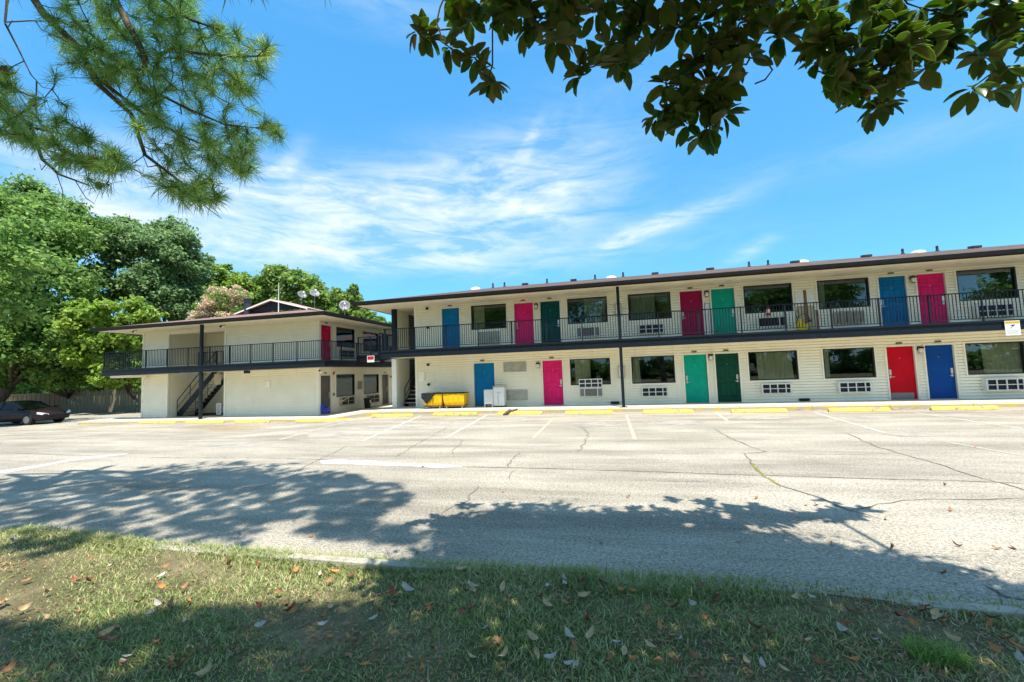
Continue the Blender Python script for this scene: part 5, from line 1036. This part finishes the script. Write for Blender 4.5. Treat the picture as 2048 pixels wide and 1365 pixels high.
def merge_leaves(items, name, parent):
    VV = []; FF_ = []; MI = []; off = 0
    for M, k, s in items:
        V, Fc, mi = LV[k]; A = np.array(M); VV.append((V*s)@A[:3, :3].T+A[:3, 3]); FF_.append(np.array(Fc)+off); MI += mi; off += len(V)
    o = fast_mesh(name, np.concatenate(VV), np.concatenate(FF_), None, parent=parent, mats=['magnolia_top', 'magnolia_under'], midx=MI, smooth=True); o['kind'] = 'stuff'; return o
rest = [l for l in leaves if id(l) not in sid]
MAGP = [ground_pt(*p) for p in [(770, 1150), (850, 1108), (880, 1062), (910, 1040), (960, 1042), (1020, 1008), (1060, 1036), (1110, 1014), (1160, 1036), (1230, 1030), (1330, 1042), (1400, 1066), (1440, 1052), (1500, 1082), (1560, 1070), (1600, 1102), (1700, 1096), (1800, 1128), (1900, 1132), (2048, 1195), (2400, 1330)]]+[(4.6, -17.3), (4.6, -17.9), (-2.2, -17.9)]+[ground_pt(660, 1290), ground_pt(770, 1190)]
merge_leaves(rest, 'foliage', mag)
MAGE = MAGP[:21]+[(3.9, -15.85), (-1.6, -15.85)]
CP = canopy_points(MAGP, 640, 3.9, 7.5, 5, 150)+canopy_points(MAGE, 380, 3.8, 9.5, 15, 150); V, Fc = foliage([(*p, .25) for p in CP], 34000, .085, 55, aspect=.42)
o = fast_mesh('upper_foliage', V, Fc, 'magnolia_under', parent=mag); o['kind'] = 'stuff'

pine = thing('pine_tree', 'long needled pine reaching in from the top left', 'tree', (-8.6, -17.6, -.1))
rp = random.Random(41); pr_ = np.random.default_rng(41)
PT = {'a': [(-150, -260), (30, -60), (88, 30), (158, 95), (192, 165), (262, 228), (290, 310), (345, 352), (400, 395)], 'b': [(150, -160), (225, -10), (270, 75), (292, 120), (288, 140), (308, 152), (318, 110), (345, 98), (400, 108), (480, 114), (525, 112)], 'c': [(-240, 60), (-60, 180), (30, 222), (62, 255), (85, 320), (120, 350), (180, 372)], 'd': [(150, 90), (230, 120), (300, 180), (380, 220), (450, 250), (530, 258)], 'e': [(200, 160), (290, 230), (360, 270), (430, 300), (480, 330)], 'f': [(150, -160), (300, -20), (380, 40), (440, 60)], 'g': [(62, 255), (130, 270), (190, 300), (240, 320)], 'h': [(20, -60), (10, 45), (60, 42), (105, 43)], 'i': [(10, 47), (35, 95), (62, 150), (85, 175), (110, 180)]}
PW = {'a': 6.2, 'b': 5.8, 'c': 6.6, 'd': 6.0, 'e': 6.1, 'f': 6.0, 'g': 6.5, 'h': 6.2, 'i': 6.2}; PR = {'a': .062, 'b': .05, 'c': .05, 'd': .03, 'e': .028, 'f': .04, 'g': .02, 'h': .02, 'i': .013}
br = MB(); nodes = []
for k_, pts in PT.items():
    P = [at_w(x_, y_, PW[k_]+.15*math.sin(i*1.3)) for i, (x_, y_) in enumerate(pts)]; n = len(P); br.tube([tuple(p) for p in P], [PR[k_]*(1-.8*i/(n-1)) for i in range(n)], 7)
    for a_, b_ in zip(P[:-1], P[1:]):
        for f_ in (.0, .25, .5, .75): nodes.append(a_+(b_-a_)*f_)
top = np.array([-8.3, -16.9, 9.5])
br.tube([(-8.6, -17.6, -.4), (-8.55, -17.5, 3), (-8.45, -17.2, 6.5), tuple(top), (-8.2, -16.6, 13)], [.30, .25, .22, .18, .08], 10)
for k_ in ('a', 'b', 'c'):
    p = at_w(*PT[k_][0], PW[k_]); br.tube([tuple(top*.75+np.array([-8.5, -17.3, 5])*.25), tuple((top+p)/2+(0, 0, .3)), tuple(p)], [.13, .10, PR[k_]], 7)
br.build('limbs', 'bark', pine, smooth=True); nodes = np.array(nodes)
polyA = [(60, 0), (240, -30), (400, -20), (425, 45), (470, 60), (545, 92), (548, 150), (500, 185), (475, 205), (555, 235), (555, 280), (505, 295), (505, 355), (450, 335), (440, 395), (400, 410), (350, 378), (300, 355), (330, 310), (290, 270), (230, 190), (150, 150), (110, 100), (90, 50)]
polyB = [(-20, 120), (25, 140), (35, 195), (80, 225), (130, 235), (180, 270), (262, 312), (255, 345), (205, 375), (130, 345), (110, 300), (60, 285), (-20, 270)]
tufts = []
def rand_in(poly):
    xs = [p[0] for p in poly]; ys = [p[1] for p in poly]
    while True:
        x_, y_ = rp.uniform(min(xs), max(xs)), rp.uniform(min(ys), max(ys))
        if inside(poly, x_, y_): return x_, y_
for poly, n in ((polyA, 290), (polyB, 84)):
    for _ in range(n):
        x_, y_ = rand_in(poly); tufts.append((at_w(x_, y_, rp.uniform(5.4, 7.0)), 0))
for x_, y_, new in ((530, 112, 1), (518, 125, 1), (538, 100, 1), (540, 256, 1), (535, 250, 0), (488, 335, 1), (485, 345, 1), (480, 300, 1), (430, 398, 0), (445, 392, 0), (405, 405, 0), (470, 158, 1), (445, 70, 0), (365, 400, 0), (178, 312, 1), (10, 150, 1), (8, 172, 1), (245, 325, 0), (200, 375, 0), (70, 195, 0), (110, 150, 0), (315, 370, 0), (340, 380, 0), (135, 215, 0)): tufts.append((at_w(x_, y_, rp.uniform(5.7, 6.4)), new))
tw = MB(); TD = []; order = sorted(range(len(tufts)), key=lambda i: ((nodes-tufts[i][0])**2).sum(1).min()); TDm = {}; pool = [n_ for n_ in nodes]
for i in order:
    c = tufts[i][0]; arr = np.array(pool); j = np.argmin(((arr-c)**2).sum(1)); A = arr[j]; d = c-A; dl = np.linalg.norm(d)+1e-6
    mid = (A+c)/2+np.array([rp.uniform(-.05, .05), rp.uniform(-.05, .05), -.12*dl]); tw.tube([tuple(A), tuple(mid), tuple(c)], [.009, .007, .005], 4, cap=False); dd = (c-mid)/(np.linalg.norm(c-mid)+1e-6); TDm[i] = dd+np.array([0, 0, .25]); pool.append(c)
TD = [TDm[i] for i in range(len(tufts))]
# bare drooping twigs
for _ in range(26):
    a_ = nodes[rp.randrange(len(nodes))]; e = a_+np.array([rp.uniform(-.5, .5), rp.uniform(-.4, .4), rp.uniform(-.5, .1)]); tw.tube([tuple(a_), tuple((a_+e)/2+np.array([rp.uniform(-.12, .12), 0, -.1])), tuple(e)], [.009, .007, .004], 4, cap=False)
tw.build('twigs', 'twig', pine)['kind'] = 'stuff'
def needle_mesh(C, D, per, ln, wd, rng, spread=.9):
    n = len(C)*per; ci = np.repeat(np.arange(len(C)), per); D = D/np.linalg.norm(D, axis=1)[:, None]; v = rng.normal(size=(n, 3)); v /= np.linalg.norm(v, axis=1)[:, None]
    d = D[ci]*(1.05-spread*rng.random(n))[:, None]+v*.85; d /= np.linalg.norm(d, axis=1)[:, None]; d[:, 2] -= .12; P = C[ci]-D[ci]*(rng.random(n)*.16)[:, None]; L2 = ln*rng.uniform(.65, 1.15, n)[:, None]
    s = np.cross(d, rng.normal(size=(n, 3))); s /= np.linalg.norm(s, axis=1)[:, None]; s *= wd/2; mid = P+d*L2*.55; tip = P+d*L2; tip[:, 2] -= (L2[:, 0]*.06)
    V = np.stack([P-s, P+s, mid+s, mid-s, tip], 1).reshape(-1, 3); b = np.arange(n)*5; F4 = np.stack([b, b+1, b+2, b+3], 1); F3 = np.stack([b+3, b+2, b+4], 1); return V, F4, F3
def needles(C, D, per, ln, wd, mat, name):
    V, F4, F3 = needle_mesh(np.array(C), np.array(D), per, ln, wd, pr_); T = np.concatenate([F4[:, [0, 1, 2]], F4[:, [0, 2, 3]], F3]); o = fast_mesh(name, V, T, mat, parent=pine); o['kind'] = 'stuff'
old = [i for i, t_ in enumerate(tufts) if not t_[1]]; new = [i for i, t_ in enumerate(tufts) if t_[1]]
needles([tufts[i][0] for i in old], [TD[i] for i in old], 78, .235, .0062, 'needle', 'needles'); needles([tufts[i][0] for i in new], [TD[i] for i in new], 85, .22, .0065, 'needle_new', 'new_needles')
for x_, y_ in ((66, 206), (198, 372), (8, 140)):
    c = at_w(x_, y_, 6.2); MB().lathe([(.0, -.06), (.03, -.05), (.045, 0), (.03, .05), (0, .065)], tuple(c), 8).build('cone', 'bark', pine)
PINEP = [ground_pt(*p) for p in [(-500, 985), (-200, 962), (0, 957), (150, 946), (290, 938), (340, 952), (440, 938), (560, 946), (640, 938), (725, 946), (690, 966), (640, 985), (700, 1000), (600, 1025), (540, 1045), (480, 1085), (300, 1078), (0, 1052), (-300, 1030)]]
C2 = canopy_points(PINEP, 850, 5.5, 12.5, 6, 40); P2 = [ground_pt(*p) for p in [(600, 955), (760, 955), (830, 990), (720, 1040), (850, 1060), (820, 1090), (700, 1075), (600, 1060), (640, 1010)]]; C2 += canopy_points(P2, 160, 5.5, 10, 8, 40)
P3 = [ground_pt(0, 1052), ground_pt(260, 1076), ground_pt(90, 1120), ground_pt(0, 1140), ground_pt(-300, 1150), ground_pt(-300, 1060)]; C2 += canopy_points(P3, 100, 5.5, 10, 9, 40)
P4 = [ground_pt(-300, 1300), ground_pt(40, 1255), ground_pt(180, 1275), ground_pt(330, 1230), ground_pt(520, 1225), ground_pt(660, 1215), ground_pt(760, 1235), ground_pt(700, 1300), ground_pt(560, 1365), (-2.2, -17.9), (-5.5, -18.2), (-8, -17.5)]; C2 += canopy_points(P4, 300, 5, 11, 10, 40)
D2 = [(rp.uniform(-1, 1), rp.uniform(-1, 1), rp.uniform(-.2, .8)) for _ in C2]; needles(C2, D2, 110, .24, .0105, 'needle', 'upper_needles')

# ------------------------------------------------------------------ grass
def grass(n, x0, x1, y0, y1, seed, hmin, hmax):
    r = np.random.default_rng(seed); x = r.uniform(x0, x1, n); y = r.uniform(y0, y1, n)
    den = .55+.45*np.sin(x*2.1+1.3*np.sin(y*1.9))*np.sin(y*2.7+1.1*np.sin(x*1.3)); keep = r.random(n) < np.clip(den*1.25, .16, 1); x, y, den = x[keep], y[keep], den[keep]; n = len(x)
    z = np.array([lawn_h(a, b) for a, b in zip(x, y)])-.004; h = r.uniform(hmin, hmax, n)*(.55+.7*np.clip(den, 0, 1)); edge = np.clip((y+16.25)/.35, 0, 1); h *= 1+.35*edge*(r.random(n) < .4)
    az = r.uniform(0, 2*np.pi, n); ln = r.uniform(.4, 1.9, n)*h; dx, dy = np.cos(az)*ln, np.sin(az)*ln; wd = r.uniform(.0018, .0048, n); sx, sy = -np.sin(az)*wd, np.cos(az)*wd
    B = np.stack([x, y, z], 1); S = np.stack([sx, sy, 0*sx], 1); M1 = B+np.stack([dx*.35, dy*.35, h*.62], 1); T = B+np.stack([dx, dy, h], 1)
    V = np.stack([B-S, B+S, M1+S*.8, M1-S*.8, T], 1).reshape(-1, 3); b = np.arange(n)*5; return V, np.concatenate([np.stack([b, b+1, b+2], 1), np.stack([b, b+2, b+3], 1), np.stack([b+3, b+2, b+4], 1)])
V1, T1 = grass(330000, -9.5, 6.0, -19.4, -15.86, 3, .012, .036); V2, T2 = grass(30000, -9.5, 6, -16.05, -15.72, 4, .02, .062); V3, T3 = grass(40000, -26, 16, -24, -15.86, 5, .03, .07); V4, T4 = grass(16000, -9.5, -.2, -15.92, -15.735, 8, .03, .075)
go = fast_mesh('grass', np.concatenate([V1, V2, V3, V4]), np.concatenate([T1, T2+len(V1), T3+len(V1)+len(V2), T4+len(V1)+len(V2)+len(V3)]), 'grass_blade'); tag(go, 'short patchy lawn of green and straw coloured grass in the foreground', 'grass', kind='stuff')
# bright clump low on the right
tp = at_z(1870, 1325, -.07); V, Fc = grass(520, tp[0]-.12, tp[0]+.12, tp[1]-.10, tp[1]+.08, 6, .05, .10); tg = fast_mesh('grass_tuft', V, Fc, 'leaf_elm', loc=(tp[0], tp[1], lawn_h(tp[0], tp[1]))); tag(tg, 'taller bright green grass tuft at the bottom right of the lawn', 'grass tuft')
# ------------------------------------------------------------------ fallen leaves
def litter_mesh(mat, ln, wd, curl, tw_):
    me = bpy.data.meshes.new('fallen_leaf'); V = []; Fc = []
    for t, w in LEAF_T:
        z = curl*(t-.5)**2*ln*2
        V += [(t*ln-ln/2, -w*wd, z+abs(w)*wd*.8+tw_*t*wd), (t*ln-ln/2, 0, z), (t*ln-ln/2, w*wd, z+abs(w)*wd*.8-tw_*t*wd)]
    for i in range(len(LEAF_T)-1): a_ = i*3; Fc += [(a_, a_+1, a_+4, a_+3), (a_+1, a_+2, a_+5, a_+4)]
    zmin = min(v[2] for v in V); V = [(a_, b_, c_-zmin) for a_, b_, c_ in V]; me.from_pydata(V, [], Fc); me.materials.append(MATS[mat]); me.polygons.foreach_set('use_smooth', [True]*len(Fc)); return me
LIT = {'brown': [litter_mesh('litter_brown', .12, .045, .9, .4), litter_mesh('litter_brown', .09, .04, 1.3, -.5)], 'orange': [litter_mesh('litter_orange', .085, .04, 1.1, .4), litter_mesh('litter_orange', .11, .04, .6, -.3)], 'pale grey': [litter_mesh('litter_grey', .12, .05, .7, .2)], 'tan': [litter_mesh('litter_tan', .14, .042, .5, .4), litter_mesh('litter_tan', .10, .04, .9, -.4)], 'reddish': [litter_mesh('litter_red', .10, .045, 1.2, .5)]}
rl = random.Random(77); kinds = ['brown']*5+['orange']*4+['pale grey']*3+['tan']*4+['reddish']*2
def drop(x, y, z, kd, where, s=1.0):
    ob = bpy.data.objects.new('fallen_leaf', rl.choice(LIT[kd])); COL.objects.link(ob); ob.location = (x, y, z); ob.rotation_euler = (rl.uniform(-.4, .4), rl.uniform(-.3, .3), rl.uniform(0, 6.28)); ob.scale = [s*rl.uniform(.6, 1.0)]*3; zone = where
    if where == 'lawn': px_, py_, _w = to_px((x, y, z)); zone = 'lawn by the concrete edging' if y > LAWN_Y-.38 else 'lawn, '+('lower' if py_ > 1290 else 'middle')+' '+('far left' if px_ < 400 else 'left' if px_ < 800 else 'centre' if px_ < 1200 else 'right' if px_ < 1600 else 'far right')
    big = 'large' if ob.scale[0] > .72 else 'small'
    tag(ob, f'{big} curled {kd} fallen leaf on the {zone}', 'leaf', f'{kd} leaves on the {where}')
for px, py, kd in [(95, 1190, 'tan'), (40, 1225, 'tan'), (70, 1280, 'tan'), (275, 1215, 'orange'), (315, 1222, 'pale grey'), (325, 1183, 'orange'), (215, 1275, 'tan'), (195, 1290, 'brown'), (25, 1095, 'pale grey'), (460, 1130, 'brown'), (590, 1135, 'orange'), (665, 1135, 'orange'), (585, 1225, 'orange'), (520, 1255, 'pale grey'), (785, 1190, 'reddish'), (815, 1185, 'pale grey'), (925, 1145, 'tan'), (1100, 1185, 'pale grey'), (1015, 1215, 'tan'), (1135, 1228, 'orange'), (1175, 1262, 'reddish'), (945, 1335, 'tan'), (1010, 1335, 'tan'), (1075, 1335, 'tan'), (860, 1222, 'orange'), (1205, 1195, 'brown'), (1345, 1225, 'brown'), (1520, 1275, 'brown'), (1390, 1335, 'brown'), (1760, 1200, 'pale grey'), (1870, 1245, 'tan'), (1980, 1240, 'brown'), (1720, 1248, 'tan'), (1590, 1215, 'tan'), (1690, 1200, 'tan'), (1830, 1270, 'orange')]:
    p = at_z(px, py, -.07); drop(p[0], p[1], lawn_h(p[0], p[1])+.036, kd, 'lawn', 1.15)
n = 0
while n < 150:
    px, py = rl.uniform(0, 2048), rl.uniform(1080, 1365); p = at_z(px, py, -.07)
    if p[1] > LAWN_Y-.12 or rl.random() > (.35+.65*px/2048): continue
    drop(p[0], p[1], lawn_h(p[0], p[1])+rl.uniform(.022, .042), rl.choice(kinds), 'lawn', rl.uniform(.65, 1.05)); n += 1
for px, py, kd in [(1005, 985, 'orange'), (1018, 1012, 'tan'), (1255, 996, 'brown'), (1333, 1107, 'pale grey'), (1200, 1088, 'tan'), (1478, 1086, 'tan'), (1662, 1090, 'orange'), (1612, 1012, 'orange'), (1632, 1012, 'brown'), (1770, 1040, 'tan'), (1900, 1023, 'orange'), (1885, 1150, 'brown'), (1912, 1170, 'pale grey'), (1920, 1095, 'brown'), (1995, 1100, 'brown'), (2025, 1098, 'orange'), (905, 908, 'brown'), (1512, 998, 'brown'), (1890, 972, 'brown'), (1950, 895, 'orange'), (845, 936, 'brown'), (1785, 1098, 'brown'), (480, 1070, 'orange'), (620, 1075, 'orange'), (835, 1108, 'orange')]:
    q = gpx(px, py); drop(q[0], q[1], H(*q)+.006, kd, 'asphalt', .85)
# drifts of dry needles along the kerb
dv = []; df = []
for cx_, cy_, n_ in [(gpx(455, 858)[0], gpx(455, 858)[1], 500), (gpx(590, 843)[0], gpx(590, 843)[1], 260), (-6.5, -2.0, 160), (-3.0, -2.0, 160), (6.5, -2.05, 160), (9.6, -2.05, 120)]:
    for _ in range(n_):
        x_, y_ = cx_+rl.gauss(0, .8), cy_+rl.gauss(0, .22); z_ = H(x_, y_)+rl.uniform(.004, .02); a_ = rl.uniform(0, 3.14); l_ = rl.uniform(.05, .14); b_ = len(dv); c_, s_ = math.cos(a_)*l_, math.sin(a_)*l_
        dv += [(x_-c_, y_-s_, z_), (x_+c_, y_+s_, z_+.006), (x_+c_*.8-s_*.18, y_+s_*.8+c_*.18, z_+.01)]; df.append((b_, b_+1, b_+2))
o = fast_mesh('dry_needles', dv, df, 'needle_dry'); tag(o, 'drifts of dry orange pine needles along the kerb', 'pine needles', kind='stuff')
# crumbled leaf bits gathered in patches on the lawn
dv = []; df = []
for _ in range(70):
    px, py = rl.uniform(-100, 2150), rl.uniform(1110, 1420); p = at_z(px, py, -.07)
    if p[1] > LAWN_Y-.1: continue
    for _k in range(rl.randint(14, 40)):
        x_, y_ = p[0]+rl.gauss(0, .16), min(LAWN_Y-.06, p[1]+rl.gauss(0, .10)); z_ = lawn_h(x_, y_)+rl.uniform(.006, .026); a_ = rl.uniform(0, 6.28); l_ = rl.uniform(.008, .026); b_ = len(dv); c_, s_ = math.cos(a_)*l_, math.sin(a_)*l_
        dv += [(x_-c_, y_-s_, z_), (x_+s_*.5, y_-c_*.5, z_+.006), (x_+c_, y_+s_, z_+rl.uniform(-.004, .012)), (x_-s_*.5, y_+c_*.5, z_+.005)]; df.append((b_, b_+1, b_+2, b_+3))
o = fast_mesh('leaf_litter', dv, df, 'litter_brown'); tag(o, 'crumbled brown leaf bits gathered in patches on the lawn', 'leaf litter', kind='stuff')
